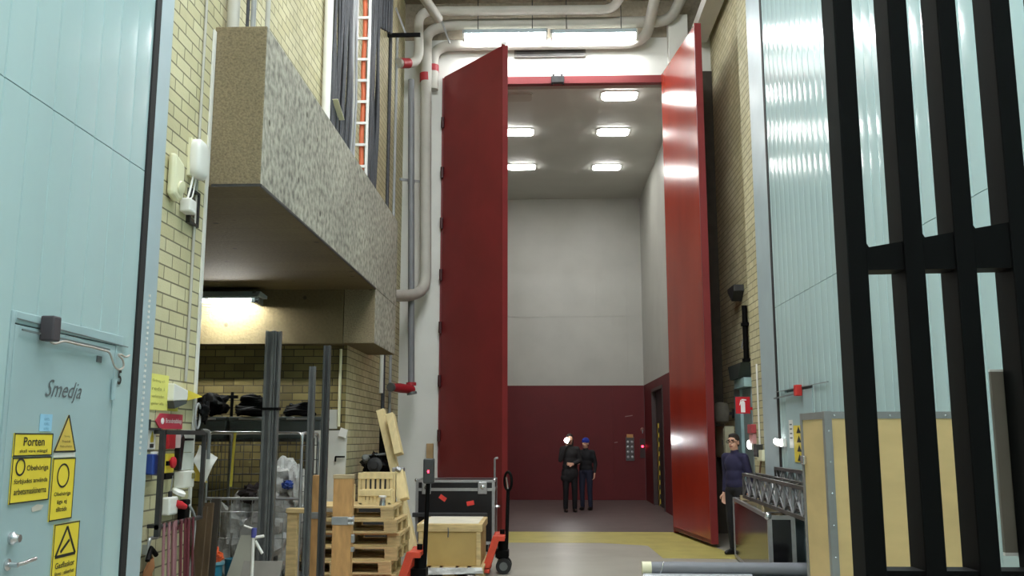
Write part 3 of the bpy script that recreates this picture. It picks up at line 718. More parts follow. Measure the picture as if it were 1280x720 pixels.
obj('plate', [bar(atx(419, 124, -2.44), atx(427, 150, -2.42), 0.07, 0.006)], CREAMP, t)
# pipes on top of the concrete box (near end)
for lab, px, r, m in (('fat grey pipe standing on the near end of the concrete box', 291, 0.05, PIPE), ('slim black cable beside the fat pipe on the concrete box', 309, 0.014, CABLE),
                      ('grey cable standing on the concrete box near its right edge', 316, 0.022, LCABLE), ('white conduit at the right edge of the concrete box top', 334, 0.02, PIPE)):
    p = at(px, 34, 7.0)
    pipe('riser', lab, 'pipe', [(p.x, 7.0, 4.79), (p.x, 7.0, 10.25)], r, m)

# ================================================================== PIER BY THE LEFT GATE
PX = XL
def onp(px, py, d=0.0): return atx(px, py, PX + d)
# white alarm box
c = onp(241, 200)
t = thing('alarm_box', 'white rounded alarm box high on the brick pier', 'alarm', tuple(c))
o = obj('cover', blob((0, 0, 0), (1, 1, 1), 1, 0, 1), WHITEP, t, smooth=True, local=True)
for v in o.data.vertices:
    q = v.co; f = lambda u: math.copysign(abs(u) ** 0.5, u)
    v.co = V((0.045 + f(q.x) * 0.045, f(q.y) * 0.105, f(q.z) * 0.145))
obj('back_plate', [box((PX + 0.01, c.y, c.z), (0.02, 0.2, 0.28))], CREAMP, t)
obj('wire', tube(bend([(PX + 0.03, c.y, c.z - 0.15), (PX + 0.03, c.y - 0.05, c.z - 0.3), (PX + 0.02, c.y - 0.12, c.z - 0.34)], 0.05), 0.007, 6), WHITEP, t, smooth=True)
c = onp(214, 222)
t = thing('wall_speaker', 'cream horn shaped wall speaker beside the white alarm box', 'speaker', tuple(c))
obj('horn', [prism([(-0.09, 0.16), (0.085, 0.11), (0.085, -0.14), (0.0, -0.17), (-0.09, -0.14)], (PX + 0.005, c.y, c.z), Yv, Z, 0.06)], CREAMP, t, bevel=0.025)
obj('mouth', [lathe((PX + 0.062, c.y + 0.01, c.z - 0.07), [(0.05, 0), (0.05, 0.015), (0.04, 0.018)], 16, (1, 0, -0.2))], CREAMP, t, smooth=True)
c = onp(228, 258)
t = thing('junction_box', 'small white junction box below the cream speaker', 'box', tuple(c))
obj('body', [box((PX + 0.04, c.y, c.z), (0.08, 0.12, 0.1))], WHITEP, t, bevel=0.012)
obj('cable', tube(bend([(PX + 0.03, c.y, c.z + 0.04), (PX + 0.03, c.y + 0.06, c.z + 0.16), (PX + 0.03, c.y + 0.1, c.z + 0.28)], 0.06), 0.008, 6), WHITEP, t, smooth=True)
c = onp(239, 260)
t = thing('wall_vent', 'dark framed grille right of the white junction box', 'vent', tuple(c))
obj('frame', [bx(PX, PX + 0.03, c.y - 0.09, c.y - 0.065, c.z - 0.13, c.z + 0.13), bx(PX, PX + 0.03, c.y + 0.065, c.y + 0.09, c.z - 0.13, c.z + 0.13), bx(PX, PX + 0.03, c.y - 0.065, c.y + 0.065, c.z + 0.11, c.z + 0.13), bx(PX, PX + 0.03, c.y - 0.065, c.y + 0.065, c.z - 0.13, c.z - 0.11)], DSTEEL, t)
obj('grille', [bx(PX + 0.005, PX + 0.015, c.y - 0.06, c.y + 0.06, c.z - 0.1 + 0.04 * i, c.z - 0.08 + 0.04 * i) for i in range(5)], mat('brown_grille', (84, 72, 58), 0.6), t)
# yellow notice + smaller
a, b = onp(183, 467), onp(210, 513)
t = thing('paper_notice', 'large pale yellow printed notice taped on the brick pier', 'notice', (PX, (a.y + b.y) / 2, b.z))
zc = (2.015 + 1.785) / 2
obj('sheet', [bx(PX + 0.002, PX + 0.008, 5.94, 6.28, 1.785, 2.02)], PALEY, t)
parts = []
for i, tx in enumerate(('Ordning och', 'reda i', 'verkstaden', 'gäller alla')):
    parts.append(text(tx, (PX + 0.009, 6.11, 1.975 - 0.05 * i), Yv, Z, w=0.2, h=0.022))
obj('print', parts, OINK, t)
t = thing('paper_notice', 'small olive yellow slip beside the large yellow notice', 'notice', (PX, 6.38, 1.8))
obj('sheet', [bx(PX + 0.002, PX + 0.007, 6.30, 6.47, 1.785, 1.85)], mat('olive_yellow_paper', (190, 184, 70), 0.6), t)
# projecting wedge sign/lamp
t = thing('wedge_sign', 'white wedge shaped projecting sign with yellow tip on the pier', 'sign', (PX, 6.45, 1.85))
pts = [onp(211, 476), onp(212, 499), onp(222, 501), onp(243, 487)]
obj('body', [prism([(6.27, 1.97), (6.27, 1.85), (6.52, 1.865), (6.52, 1.935)], (PX + 0.005, 0, 0), Yv, Z, 0.05)], WHITEP, t, bevel=0.008)
obj('tip', [prism([(6.52, 1.935), (6.52, 1.865), (6.79, 1.90), (6.79, 1.905)], (PX + 0.005, 0, 0), Yv, Z, 0.05)], mat('yellow_wedge', (224, 204, 70), 0.5), t)
obj('underside', [prism([(6.27, 1.85), (6.3, 1.80), (6.5, 1.84), (6.52, 1.863)], (PX + 0.007, 0, 0), Yv, Z, 0.045)], GREYP, t)
# red arrow sign
t = thing('arrow_sign', 'red arrow sign with white lettering pointing left on the pier', 'sign', (PX, 6.33, 1.69))
obj('plate', [prism([(6.10, 1.715), (6.17, 1.765), (6.56, 1.765), (6.56, 1.665), (6.17, 1.665)], (PX + 0.004, 0, 0), Yv, Z, 0.006)], MAGRED, t)
obj('lettering', [text('Brandredskap', (PX + 0.0105, 6.40, 1.714), Yv, Z, w=0.28, h=0.04), ell((PX + 0.0105, 6.21, 1.715), (0.002, 0.028, 0.022), 14, 8)], WINK, t)
# lamp cluster at the pier corner
t = thing('corner_fitting', 'black cable fitting hooked on the pier corner above the frame', 'fitting', (PX + 0.05, 6.8, 1.7))
obj('body', [blob((PX + 0.06, 6.83, 1.80), (0.04, 0.06, 0.08), 8, 0.4, 2)], BLACK, t, smooth=True)
obj('loop', tube([(PX + 0.05, 6.74 + 0.05 * math.cos(a), 1.76 + 0.09 * math.sin(a)) for a in [2 * PI * k / 18 for k in range(18)]], 0.008, 6, closed=True), LCABLE, t, smooth=True)
# small white warning sticker with bottle
t = thing('warning_sign', 'small white sticker with a yellow bottle symbol beside the blue box', 'sign', (PX, 6.06, 1.54))
obj('plate', [bx(PX + 0.003, PX + 0.008, 6.0, 6.12, 1.53, 1.66)], WHITEP, t)
obj('symbol', [prism([(6.035, 1.575), (6.085, 1.575), (6.085, 1.60), (6.065, 1.645), (6.055, 1.645), (6.035, 1.60)], (PX + 0.0085, 0, 0), Yv, Z, 0.001)], mat('mustard', (196, 176, 60), 0.5), t)
obj('caption', [bx(PX + 0.0085, PX + 0.0095, 6.03, 6.09, 1.54, 1.565)], INK, t)
# blue box
c = V((PX, 6.09, 1.44))
t = thing('blue_box', 'blue plastic holder box on the brick pier', 'box', (PX, 6.09, 1.36))
obj('body', [prism([(5.99, 1.37), (6.12, 1.36), (6.13, 1.50), (5.99, 1.50)], (PX + 0.005, 0, 0), Yv, Z, 0.05)], BLUE, t, bevel=0.008)
obj('lid', [bx(PX + 0.005, PX + 0.056, 6.05, 6.13, 1.49, 1.515)], WHITEP, t, bevel=0.006)
# red box, emergency stop, switch gear
t = thing('red_switch_box', 'bright red switch box with white side on the pier', 'box', (PX, 6.33, 1.54))
obj('body', [bx(PX + 0.004, PX + 0.05, 6.24, 6.36, 1.53, 1.645)], SIGNRED, t, bevel=0.008)
obj('side', [bx(PX + 0.004, PX + 0.05, 6.362, 6.45, 1.535, 1.65)], mat('pinkish_white', (214, 190, 188), 0.5), t, bevel=0.006)
t = thing('emergency_stop', 'yellow emergency stop switch with red button under the red box', 'switch', (PX, 6.33, 1.36))
obj('body', [bx(PX + 0.004, PX + 0.04, 6.23, 6.38, 1.37, 1.50)], YELLOW, t, bevel=0.01)
obj('button', lathe((PX + 0.04, 6.30, 1.44), [(0.02, 0), (0.02, 0.01), (0.038, 0.015), (0.038, 0.03), (0.03, 0.036)], 16, (1, 0, 0)), SIGNRED, t, smooth=True)
obj('key', [box((PX + 0.045, 6.25, 1.435), (0.02, 0.03, 0.03))], BLACK, t)
obj('base', [bx(PX + 0.004, PX + 0.04, 6.24, 6.39, 1.33, 1.368)], BLACK, t, bevel=0.006)
t = thing('key_tag', 'bunch of keys on a string under the emergency stop', 'keys', (PX, 6.36, 1.2))
obj('string', tube([(PX + 0.04, 6.36, 1.35), (PX + 0.035, 6.362, 1.27), (PX + 0.03, 6.36, 1.245)], 0.004, 6), LCABLE, t)
obj('fob', [box((PX + 0.03, 6.36, 1.22), (0.02, 0.035, 0.055))], DSTEEL, t, bevel=0.006)
# document pocket
t = thing('document_pocket', 'black document pocket with white papers on the pier', 'holder', (PX, 6.55, 1.37))
obj('pocket', [prism([(6.46, 1.38), (6.5, 1.38), (6.54, 1.60), (6.5, 1.64), (6.46, 1.6)], (PX + 0.005, 0, 0), Yv, Z, 0.04)], BLACKP, t, bevel=0.006)
obj('papers', [bx(PX + 0.02, PX + 0.035, 6.53, 6.74, 1.38, 1.5), bx(PX + 0.015, PX + 0.03, 6.54, 6.74, 1.505, 1.66)], mat('grey_white_paper', (202, 204, 196), 0.6), t)
obj('clip', [bx(PX + 0.03, PX + 0.045, 6.56, 6.70, 1.585, 1.6)], BLACK, t)
t = thing('socket_box', 'pale socket box below the document pocket', 'box', (PX, 6.62, 1.26))
obj('body', [bx(PX + 0.003, PX + 0.08, 6.47, 6.66, 1.26, 1.375)], mat('off_white_box', (206, 206, 196), 0.5), t, bevel=0.008)
obj('outlet', [bx(PX + 0.08, PX + 0.09, 6.6, 6.65, 1.32, 1.36)], mat('olive_outlet', (110, 104, 56), 0.5), t, bevel=0.004)
t = thing('socket_box', 'white power outlet holding the red plug on the pier', 'box', (PX, 6.43, 1.1))
obj('body', [bx(PX + 0.003, PX + 0.06, 6.29, 6.44, 1.09, 1.21)], WHITEP, t, bevel=0.012)
obj('lid', lathe((PX + 0.04, 6.47, 1.225), [(0.05, 0), (0.05, 0.02), (0.03, 0.03)], 16, (0.5, 0, 1)), WHITEP, t, smooth=True)
t = thing('power_plug', 'red and black power plug with grey lead on the pier', 'plug', (PX, 6.6, 1.07))
obj('plug_body', lathe((PX + 0.05, 6.41, 1.165), [(0.024, 0), (0.028, 0.05), (0.022, 0.07), (0.018, 0.1)], 14, (0.3, 0.7, -0.25)), SIGNRED, t, smooth=True)
obj('cap', [box((PX + 0.05, 6.57, 1.11), (0.06, 0.09, 0.14))], BLACK, t, bevel=0.012)
obj('lead', tube(bend([(PX + 0.08, 6.58, 1.14), (PX + 0.09, 6.66, 1.08), (PX + 0.08, 6.72, 1.0), (PX + 0.05, 6.70, 0.3), (PX + 0.05, 6.7, 0.02)], 0.1), 0.01, 8), LCABLE, t, smooth=True)
# dark wall frame with arm
t = thing('wall_frame', 'dark steel frame mounted on the pier, carrying hoses', 'frame', (PX + 0.08, 6.6, 1.04))
fx = PX + 0.085
ya, yb = atx(201, 590, fx).y, atx(254, 590, fx).y
obj('post', [bx(fx - 0.015, fx + 0.015, ya - 0.02, ya + 0.02, 0.98, 1.655)], DSTEEL, t)
obj('top_bar', [bx(fx - 0.015, fx + 0.015, ya, yb, 1.625, 1.655)], DSTEEL, t)
obj('bottom_bar', tube([(fx, ya - 0.02, 1.04), (fx, yb, 1.04)], 0.016, 10), DSTEEL, t, smooth=True)
obj('end_post', [bx(fx - 0.013, fx + 0.013, yb - 0.03, yb, 1.04, 1.655)], DSTEEL, t)
obj('corner_tube', tube(bend([(fx, yb - 0.06, 1.655), (fx + 0.02, yb + 0.03, 1.655), (fx + 0.02, yb + 0.03, 1.45)], 0.05), 0.014, 8), GSTEEL, t, smooth=True)
for y, z in ((ya + 0.05, 1.64), (6.62, 1.64), (ya + 0.05, 1.04), (6.62, 1.04)): obj('wall_bracket', [bx(PX, fx, y - 0.012, y + 0.012, z - 0.012, z + 0.012)], DSTEEL, t)
t = thing('hook_rail', 'small dark hook rail left of the red arrow sign', 'hook', (PX, 6.1, 1.66))
obj('rail', [bx(PX + 0.01, PX + 0.03, 5.93, 6.15, 1.652, 1.668)], DSTEEL, t)
obj('hook', [bx(PX + 0.005, PX + 0.04, 5.93, 5.955, 1.655, 1.72)], DSTEEL, t)
# crumpled yellow/white sack hanging on the frame end
t = thing('plastic_sack', 'crumpled yellow and white plastic sack on the end of the frame', 'sack', tuple(at(255, 605, 6.95)))
def quad(pa, k=10, amp=0.012, seed=0, th=0.006):
    a, b, c, d = [V(p) for p in pa]; vs = []; fs = []
    n = (b - a).cross(d - a).normalized()
    for i in range(k + 1):
        for j in range(k + 1):
            u, w = i / k, j / k
            p = a * (1 - u) * (1 - w) + b * u * (1 - w) + c * u * w + d * (1 - u) * w
            vs.append(p + n * (amp * mnoise.noise(p * 9 + V((seed, 0, 0))) * 2 + amp * abs(math.sin(u * 5 + w * 3))))
    m = len(vs); vs += [v - n * th for v in vs[:m]]
    for i in range(k):
        for j in range(k):
            q = (i * (k + 1) + j, (i + 1) * (k + 1) + j, (i + 1) * (k + 1) + j + 1, i * (k + 1) + j + 1)
            fs += [q, tuple(m + x for x in reversed(q))]
    edge = [i * (k + 1) for i in range(k + 1)] + [k * (k + 1) + j for j in range(1, k + 1)] + [i * (k + 1) + k for i in range(k - 1, -1, -1)] + [j for j in range(k - 1, 0, -1)]
    for i in range(len(edge)):
        a0, b0 = edge[i], edge[(i + 1) % len(edge)]; fs.append((b0, a0, m + a0, m + b0))
    return vs, fs
obj('white_side', quad([at(250, 557, 6.9), at(272, 571, 6.9), at(256, 602, 6.9), at(241, 575, 6.85)], 10, 0.015, 1), WHITEP, t, smooth=True)
obj('yellow_side', quad([at(247, 557, 6.95), at(242, 574, 6.9), at(257, 603, 6.92), at(236, 600, 6.95)], 10, 0.012, 2), mat('yellow_film', (220, 200, 90), 0.35), t, smooth=True)
# hoses and belts over the bottom bar
def hang(name, label, cat, ys, zb, m, r=0.012, seed=0, loops=4):
    rnd = random.Random(seed); parts = []
    for i in range(loops):
        y = ys + (-0.07, 0.06, 0.0)[i % 3] + rnd.uniform(-0.02, 0.02); w = rnd.uniform(0.03, 0.10); z0 = zb + rnd.uniform(0, 0.15); x = fx + 0.03 + rnd.uniform(0, 0.05)
        pts = [(x, y - w + 2 * w * k / 16, 1.05 - (1.05 - z0) * (math.sin(PI * k / 16) ** 0.5)) for k in range(17)]
        pts = [(x - 0.04, y - w, 1.0), (x - 0.02, y - w * 0.8, 1.06)] + pts[2:-2] + [(x - 0.02, y + w * 0.8, 1.06), (x - 0.04, y + w, 1.0)]
        parts.append(tube(pts, r, 8))
    return tag(obj(name, parts, m, smooth=True), label, cat)
hang('hose', 'pink grey hose looped over the dark frame on the pier', 'hose', 6.24, 0.1, PINKH, 0.010, 2, 3)
hang('hose', 'dark red hose looped over the dark frame, right of the pink one', 'hose', 6.43, 0.05, REDH, 0.008, 5, 3)
tag(obj('strap', [tube(bend([(fx + 0.03, 6.5, 1.058), (fx + 0.03, 6.64, 0.7), (fx + 0.03, 6.7, 0.35)], 0.1), 0.012, 6)], mat('brown_strap', (70, 48, 40), 0.7), smooth=True), 'thin brown strap slanting down from the dark frame', 'strap')
t = thing('leather_apron', 'tan leather apron hanging below the dark frame', 'apron', (fx, 6.05, 0.2))
obj('apron', quad([(fx - 0.02, 5.96, 0.83), (fx - 0.02, 6.1, 0.86), (fx - 0.01, 6.14, 0.2), (fx - 0.01, 5.94, 0.2)], 12, 0.02, 4), LEATHER, t, smooth=True)
obj('strap', tube([(fx - 0.02, 5.97, 0.84), (fx - 0.03, 6.04, 0.91), (fx - 0.02, 6.1, 0.86)], 0.016, 8), BLACK, t, smooth=True)
t = thing('clamp', 'small pale metal clamp fixed on the pier below the blue box', 'clamp', (PX, 6.08, 0.86))
obj('body', [tube(bend([(PX + 0.03, 6.04, 0.84), (PX + 0.04, 6.04, 0.97), (PX + 0.04, 6.16, 0.965)], 0.03), 0.012, 8), bx(PX, PX + 0.04, 6.03, 6.05, 0.87, 0.93)], STEEL, t, smooth=True)

# ================================================================== SIGNS ON THE LEFT GATE
SXX = GXL + 0.0075
def gsign(label, y0, y1, z0, z1, lines, group='yellow warning signs on the left gate'):
    t = thing('warning_sign', label, 'sign', (SXX, (y0 + y1) / 2, z0), 0, None)
    obj('plate', [bx(SXX, SXX + 0.005, y0, y1, z0, z1)], YELLOW, t)
    b = 0.006
    obj('border', [bx(SXX + 0.005, SXX + 0.0062, y0, y1, z, z + b) for z in (z0, z1 - b)] + [bx(SXX + 0.005, SXX + 0.0062, y, y + b, z0, z1) for y in (y0, y1 - b)], INK, t)
    for (tx, yc, zc, w, h) in lines: obj('lettering', [text(tx, (SXX + 0.0055, yc, zc), Yv, Z, w=w, h=h, bold=0.012)], INK, t)
    return t
gsign('wide yellow sign reading Porten, topmost on the teal wicket door', 4.365, 4.715, 1.515, 1.625, [('Porten', 4.54, 1.585, 0.19, 0.042), ('skall vara stängd', 4.54, 1.538, 0.25, 0.02)])
t = gsign('wide yellow prohibition sign directly under the Porten sign', 4.365, 4.715, 1.295, 1.51, [('Obehöriga', 4.59, 1.455, 0.2, 0.034), ('förbjudes använda', 4.54, 1.395, 0.3, 0.03), ('arbetsmaskinerna', 4.54, 1.35, 0.29, 0.03)])
obj('symbol', ring((SXX + 0.0055, 4.435, 1.465), Yv, Z, 0.042, 0.042, 0.009, 0.0015), INK, t)
t = gsign('tall narrow yellow sign with circle and Obehöriga lettering', 4.735, 4.965, 1.185, 1.50, [('Obehöriga', 4.85, 1.315, 0.17, 0.026), ('äga ej', 4.85, 1.275, 0.1, 0.026), ('tillträde', 4.85, 1.24, 0.11, 0.024)])
obj('symbol', ring((SXX + 0.0055, 4.845, 1.41), Yv, Z, 0.062, 0.062, 0.009, 0.0015), INK, t)
t = thing('warning_sign', 'triangular yellow warning sign above the narrow sign on the wicket door', 'sign', (SXX, 4.85, 1.54))
obj('plate', [prism([(4.735, 1.53), (4.955, 1.53), (4.86, 1.72)], (SXX, 0, 0), Yv, Z, 0.005)], mat('amber_sign_face', (216, 188, 84), 0.5), t)
obj('border', [bar((SXX + 0.0055, a[0], a[1]), (SXX + 0.0055, b[0], b[1]), 0.009, 0.002, (1, 0, 0)) for a, b in (((4.735, 1.533), (4.955, 1.533)), ((4.955, 1.53), (4.86, 1.72)), ((4.86, 1.72), (4.735, 1.53)))], INK, t)
obj('lettering', [text('Varning', (SXX + 0.0055, 4.853, 1.61), Yv, Z, w=0.06, h=0.014), text('Pressluft', (SXX + 0.0055, 4.85, 1.585), Yv, Z, w=0.085, h=0.014), text('Heta arbeten', (SXX + 0.0055, 4.85, 1.56), Yv, Z, w=0.12, h=0.014)], mat('brown_ink', (110, 92, 50), 0.6), t)
t = gsign('yellow sign with black triangle, lowest on the teal wicket door', 4.80, 5.06, 0.80, 1.165, [('Gasflaskor', 4.93, 0.955, 0.2, 0.03), ('föres i säkerhet', 4.93, 0.915, 0.2, 0.022), ('vid brandfara', 4.93, 0.88, 0.17, 0.022)])
obj('symbol', [bar((SXX + 0.006, a[0], a[1]), (SXX + 0.006, b[0], b[1]), 0.015, 0.0015, (1, 0, 0)) for a, b in (((4.825, 1.0), (5.03, 1.0)), ((5.03, 1.0), (4.93, 1.145)), ((4.93, 1.145), (4.825, 1.0)), ((4.875, 1.02), (4.96, 1.075)))], INK, t)
t = thing('sticker', 'pale blue sticker above the Porten sign', 'sticker', (SXX, 4.64, 1.63))
obj('sheet', [bx(SXX, SXX + 0.002, 4.585, 4.70, 1.635, 1.72)], PBLUE, t)
obj('print', [text('KONTROLL', (SXX + 0.003, 4.645, 1.695 - 0.024 * i), Yv, Z, w=0.05, h=0.012) for i in range(3)], mat('teal_ink', (60, 120, 150), 0.5), t)
t = thing('sticker', 'torn white tape scrap under the wide prohibition sign', 'sticker', (SXX, 4.6, 1.25))
obj('scrap', [prism([(4.57, 1.265), (4.62, 1.28), (4.68, 1.272), (4.66, 1.25), (4.58, 1.245)], (SXX, 0, 0), Yv, Z, 0.002)], mat('dirty_tape', (196, 190, 178), 0.6), t)
t = thing('sticker', 'white blank strip between triangle sign and narrow sign', 'sticker', (SXX, 4.85, 1.5))
obj('sheet', [bx(SXX, SXX + 0.002, 4.74, 4.96, 1.504, 1.527)], WHITEP, t)
# ================================================================== PALLETS AND TIMBER, LEFT
def pallet(label, x0, y0, z0, w=1.2, d=0.8, rotz=0.0, m=None, group=None, seed=0):
    """origin at the front left corner"""
    t = thing('pallet', label, 'pallet', (x0, y0, z0), rotz, group); m = m or WOOD
    k = dict(parent=t, local=True)
    obj('deck', [bx(0, w, a, a + b, 0.122, 0.144) for a, b in ((0, 0.145), (0.19, 0.1), (0.3275, 0.145), (0.51, 0.1), (0.655, 0.145))], m, bevel=0.003, **k)
    obj('stringer', [bx(a, a + b, 0, d, 0.1, 0.1215) for a, b in ((0, 0.145), (0.5275, 0.145), (w - 0.145, 0.145))], m, bevel=0.003, **k)
    for xx, ww in ((0, 0.145), (0.5275, 0.145), (w - 0.145, 0.145)):
        for yy, dd in ((0, 0.1), (0.3275, 0.145), (d - 0.1, 0.1)):
            obj('block', [bx(xx + 0.002, xx + ww - 0.002, yy + 0.002, yy + dd - 0.002, 0.022, 0.0998)], m, bevel=0.004, **k)
    for yy, dd in ((0, 0.1), (0.3275, 0.145), (d - 0.1, 0.1)):
        obj('bottom_board', [bx(0, w, yy, yy + dd, 0, 0.0218)], m, bevel=0.003, **k)
    return t
stk = [(-2.80, 10.38, 0.0, 'front left pallet stack, pallet resting on the floor'), (-2.84, 10.34, 0.012, 'second pallet from the floor in the front left stack'),
       (-2.78, 10.40, -0.012, 'third pallet from the floor in the front left stack'), (-2.76, 10.42, 0.006, 'fourth pallet from the floor in the front left stack'),
       (-2.79, 10.38, -0.01, 'fifth pallet from the floor, just under the top of the stack'), (-2.83, 10.36, 0.014, 'topmost pallet of the stack, carrying the slatted crates')]
p0 = None
for i, (x, y, r, lab) in enumerate(stk):
    if p0 is None: p0 = pallet(lab, x, y, 0.0, rotz=r, group='stacked pallets beside the timber posts')
    else: dup(p0, (x, y, 0.1445 * i), r, lab)
PT = 0.1445 * 6
def slat_crate(name, label, x0, x1, y0, y1, z0, z1, n, m):
    t = thing(name, label, 'crate', ((x0 + x1) / 2, (y0 + y1) / 2, z0))
    for x in (x0, x1 - 0.035):
        for y in (y0, y1 - 0.035): obj('corner_post', [bx(x, x + 0.035, y, y + 0.035, z0, z1)], m, t, bevel=0.003)
    obj('top_rail', [bx(x0, x1, y0 - 0.015, y0, z1 - 0.07, z1)], m, t, bevel=0.003); obj('top_rail', [bx(x0, x1, y1, y1 + 0.015, z1 - 0.07, z1)], m, t, bevel=0.003)
    obj('base_rail', [bx(x0, x1, y0, y1, z0, z0 + 0.02)], m, t)
    for i in range(n):
        x = x0 + 0.03 + (x1 - x0 - 0.06) * (i + 0.5) / n
        obj('slat', [bx(x - 0.016, x + 0.016, y0 + 0.002, y0 + 0.016, z0, z1 - 0.01)], m, t)
    for y in (y0 + 0.12, y1 - 0.16): obj('side_slat', [bx(x1, x1 + 0.014, y, y + 0.05, z0, z1 - 0.01)], m, t)
    return t
slat_crate('slatted_crate', 'tall slatted pine crate standing at the back of the topmost pallet', -2.12, -1.72, 10.85, 11.12, PT, 1.21, 6, WOODN)
slat_crate('slatted_crate', 'low slatted pine crate in front of the tall slatted crate', -2.06, -1.70, 10.62, 10.80, PT, 1.03, 7, WOODN)
for lab, x, zt_ in (('pale lath standing on the top pallet, leftmost of three', -2.27, 1.10), ('pale lath standing on the top pallet, middle of three', -2.22, 1.15), ('pale lath standing on the top pallet, next to the slatted crate', -2.165, 1.08)):
    tag(obj('lath', [bx(x - 0.014, x + 0.014, 10.84, 10.865, PT, zt_)], WOODN, bevel=0.002), lab, 'lath', 'laths on the pallet stack')
c = at(478, 632, 10.47)
t = thing('tin_can', 'small silver tin on the front edge of the topmost pallet', 'tin', (c.x, 10.47, PT))
obj('body', lathe((c.x, 10.47, PT), [(0.036, 0), (0.036, 0.012), (0.034, 0.016), (0.034, 0.085), (0.037, 0.09)], 18), CHROME, t, smooth=True)
obj('lid', lathe((c.x, 10.47, PT + 0.0905), [(0.042, 0), (0.042, 0.014), (0.036, 0.018)], 18), WHITEP, t, smooth=True)
# thick upright beam in front of the cage end
t = thing('timber_trestle', 'rough timber upright with short cross plank between the cage and the pallet stack', 'timber', (-2.48, 9.3, 0))
xb_ = at(366, 660, 9.3).x; zb_ = at(366, 641, 9.3).z
obj('upright', [bx(xb_ - 0.05, xb_ + 0.05, 9.26, 9.34, 0, zb_)], WOOD, t, bevel=0.006)
obj('cross_plank', [bx(xb_ - 0.06, xb_ + 0.2, 9.24, 9.36, zb_, zb_ + 0.045)], WOOD, t, bevel=0.006)
# leaning pale timbers
def off(p, dx=0, dy=0, dz=0): return V((p.x + dx, p.y + dy, p.z + dz))
a, b = at(476, 513, 12.9), at(506, 640, 12.5); b0 = a + (b - a) * ((a.z - 0.01) / (a.z - b.z))
tag(obj('timber_beam', [bar(a, b0, 0.11, 0.11, (0, 1, 0.2))], WOODN, bevel=0.006), 'long pale squared timber leaning by the brick corner, longest of the three', 'timber')
a, b = at(488, 518, 12.72), at(499, 568, 12.55)
t = thing('timber_offcut', 'short pale timber strapped high against the long leaning timber', 'timber', tuple(b))
obj('beam', [bar(a, b, 0.10, 0.13, (0, 1, 0.2))], WOODN, t, bevel=0.006)
b0 = V((-1.62, 11.13, PT + 0.005)); a = b0 + V((-0.08, 0.12, 0.34))
t = thing('timber_offcut', 'short pale timber with metal bracket leaning at the back corner of the topmost pallet', 'timber', tuple(b0))
obj('beam', [bar(b0 + V((0, 0, 0.02)), a, 0.10, 0.11, (0, 1, 0.2))], WOODN, t, bevel=0.006)
c = a + V((-0.02, 0.02, 0.02))
obj('bracket', [box((c.x, c.y, c.z), (0.14, 0.12, 0.05)), cyl((c.x - 0.02, c.y - 0.07, c.z + 0.02), (c.x + 0.04, c.y - 0.07, c.z - 0.01), 0.03, 10)], STEEL, t, bevel=0.008)
c = at(490, 518, 12.62)
# black machine on a dark cabinet
c = at(468, 592, 12.75)
t = thing('machine', 'black greasy machine on a dark stand behind the slatted crates', 'machine', (c.x, 12.75, 0))
obj('stand', [bx(c.x - 0.17, c.x + 0.17, 12.6, 13.0, 0, 1.1)], DSTEEL, t, bevel=0.01)
obj('body', [blob((c.x, 12.78, 1.24), (0.17, 0.2, 0.15), 5, 0.5, 2.5)], BLACK, t, smooth=True)
obj('flywheel', [lathe((c.x + 0.04, 12.56, 1.25), [(0.1, 0), (0.1, 0.04), (0.05, 0.05), (0.05, 0.08)], 18, (0, -1, 0))], DSTEEL, t, smooth=True)
obj('pump', [lathe((c.x - 0.08, 12.58, 1.32), [(0.05, 0), (0.05, 0.1), (0.03, 0.12)], 14, (0, -1, 0.3)), cyl((c.x - 0.15, 12.7, 1.36), (c.x + 0.15, 12.7, 1.39), 0.02, 10)], GSTEEL, t, smooth=True)
obj('back_plate', [bx(c.x + 0.02, c.x + 0.2, 12.95, 13.0, 1.1, 1.85)], BLACK, t)

# ---- uprights in front
def cpro(x, y, z1, w, d):
    tk = 0.006
    return [bx(x, x + w, y + d - tk, y + d, 0, z1), bx(x, x + tk, y, y + d - tk, 0, z1), bx(x + w - tk, x + w, y, y + d - tk, 0, z1), bx(x + tk, x + w * 0.3, y, y + tk, 0, z1), bx(x + w * 0.7, x + w - tk, y, y + tk, 0, z1)]
a = at(334, 414, 8.5)
tag(obj('steel_upright', cpro(a.x, 8.45, a.z, 0.085, 0.06), GSTEEL, bevel=0.002), 'broad grey slotted steel upright, leftmost of the standing profiles', 'steel profile', 'steel uprights in front of the cage')
tag(obj('steel_upright', cpro(a.x + 0.09, 8.45, a.z - 0.005, 0.05, 0.06), GSTEEL, bevel=0.002), 'narrower grey steel upright strapped to the leftmost broad one', 'steel profile', 'steel uprights in front of the cage')
sz = at(345, 511, 8.45).z
tag(obj('strap', [bx(a.x - 0.004, a.x + 0.145, 8.44, 8.449, sz - 0.012, sz + 0.012), bx(a.x - 0.01, a.x - 0.004, 8.44, 8.52, sz - 0.012, sz + 0.012), bx(a.x + 0.145, a.x + 0.151, 8.44, 8.52, sz - 0.012, sz + 0.012), bx(a.x - 0.01, a.x + 0.151, 8.513, 8.52, sz - 0.012, sz + 0.012)], BLACK), 'black strap tying the two leftmost steel uprights together', 'strap')
a = at(387, 458, 8.4)
tag(obj('steel_upright', cpro(a.x, 8.38, a.z, 0.055, 0.05), GSTEEL, bevel=0.002), 'shorter grey steel upright between the cage and the tan posts', 'steel profile', 'steel uprights in front of the cage')
a = at(405, 432, 8.3)
tag(obj('steel_upright', cpro(a.x, 8.28, a.z, 0.062, 0.05), mat('darker_steel_profile', (74, 76, 76), 0.45, 0.4, 0.1, 9), bevel=0.002), 'dark grey steel upright next to the broad tan post', 'steel profile', 'steel uprights in front of the cage')
a = at(417, 594, 8.15)
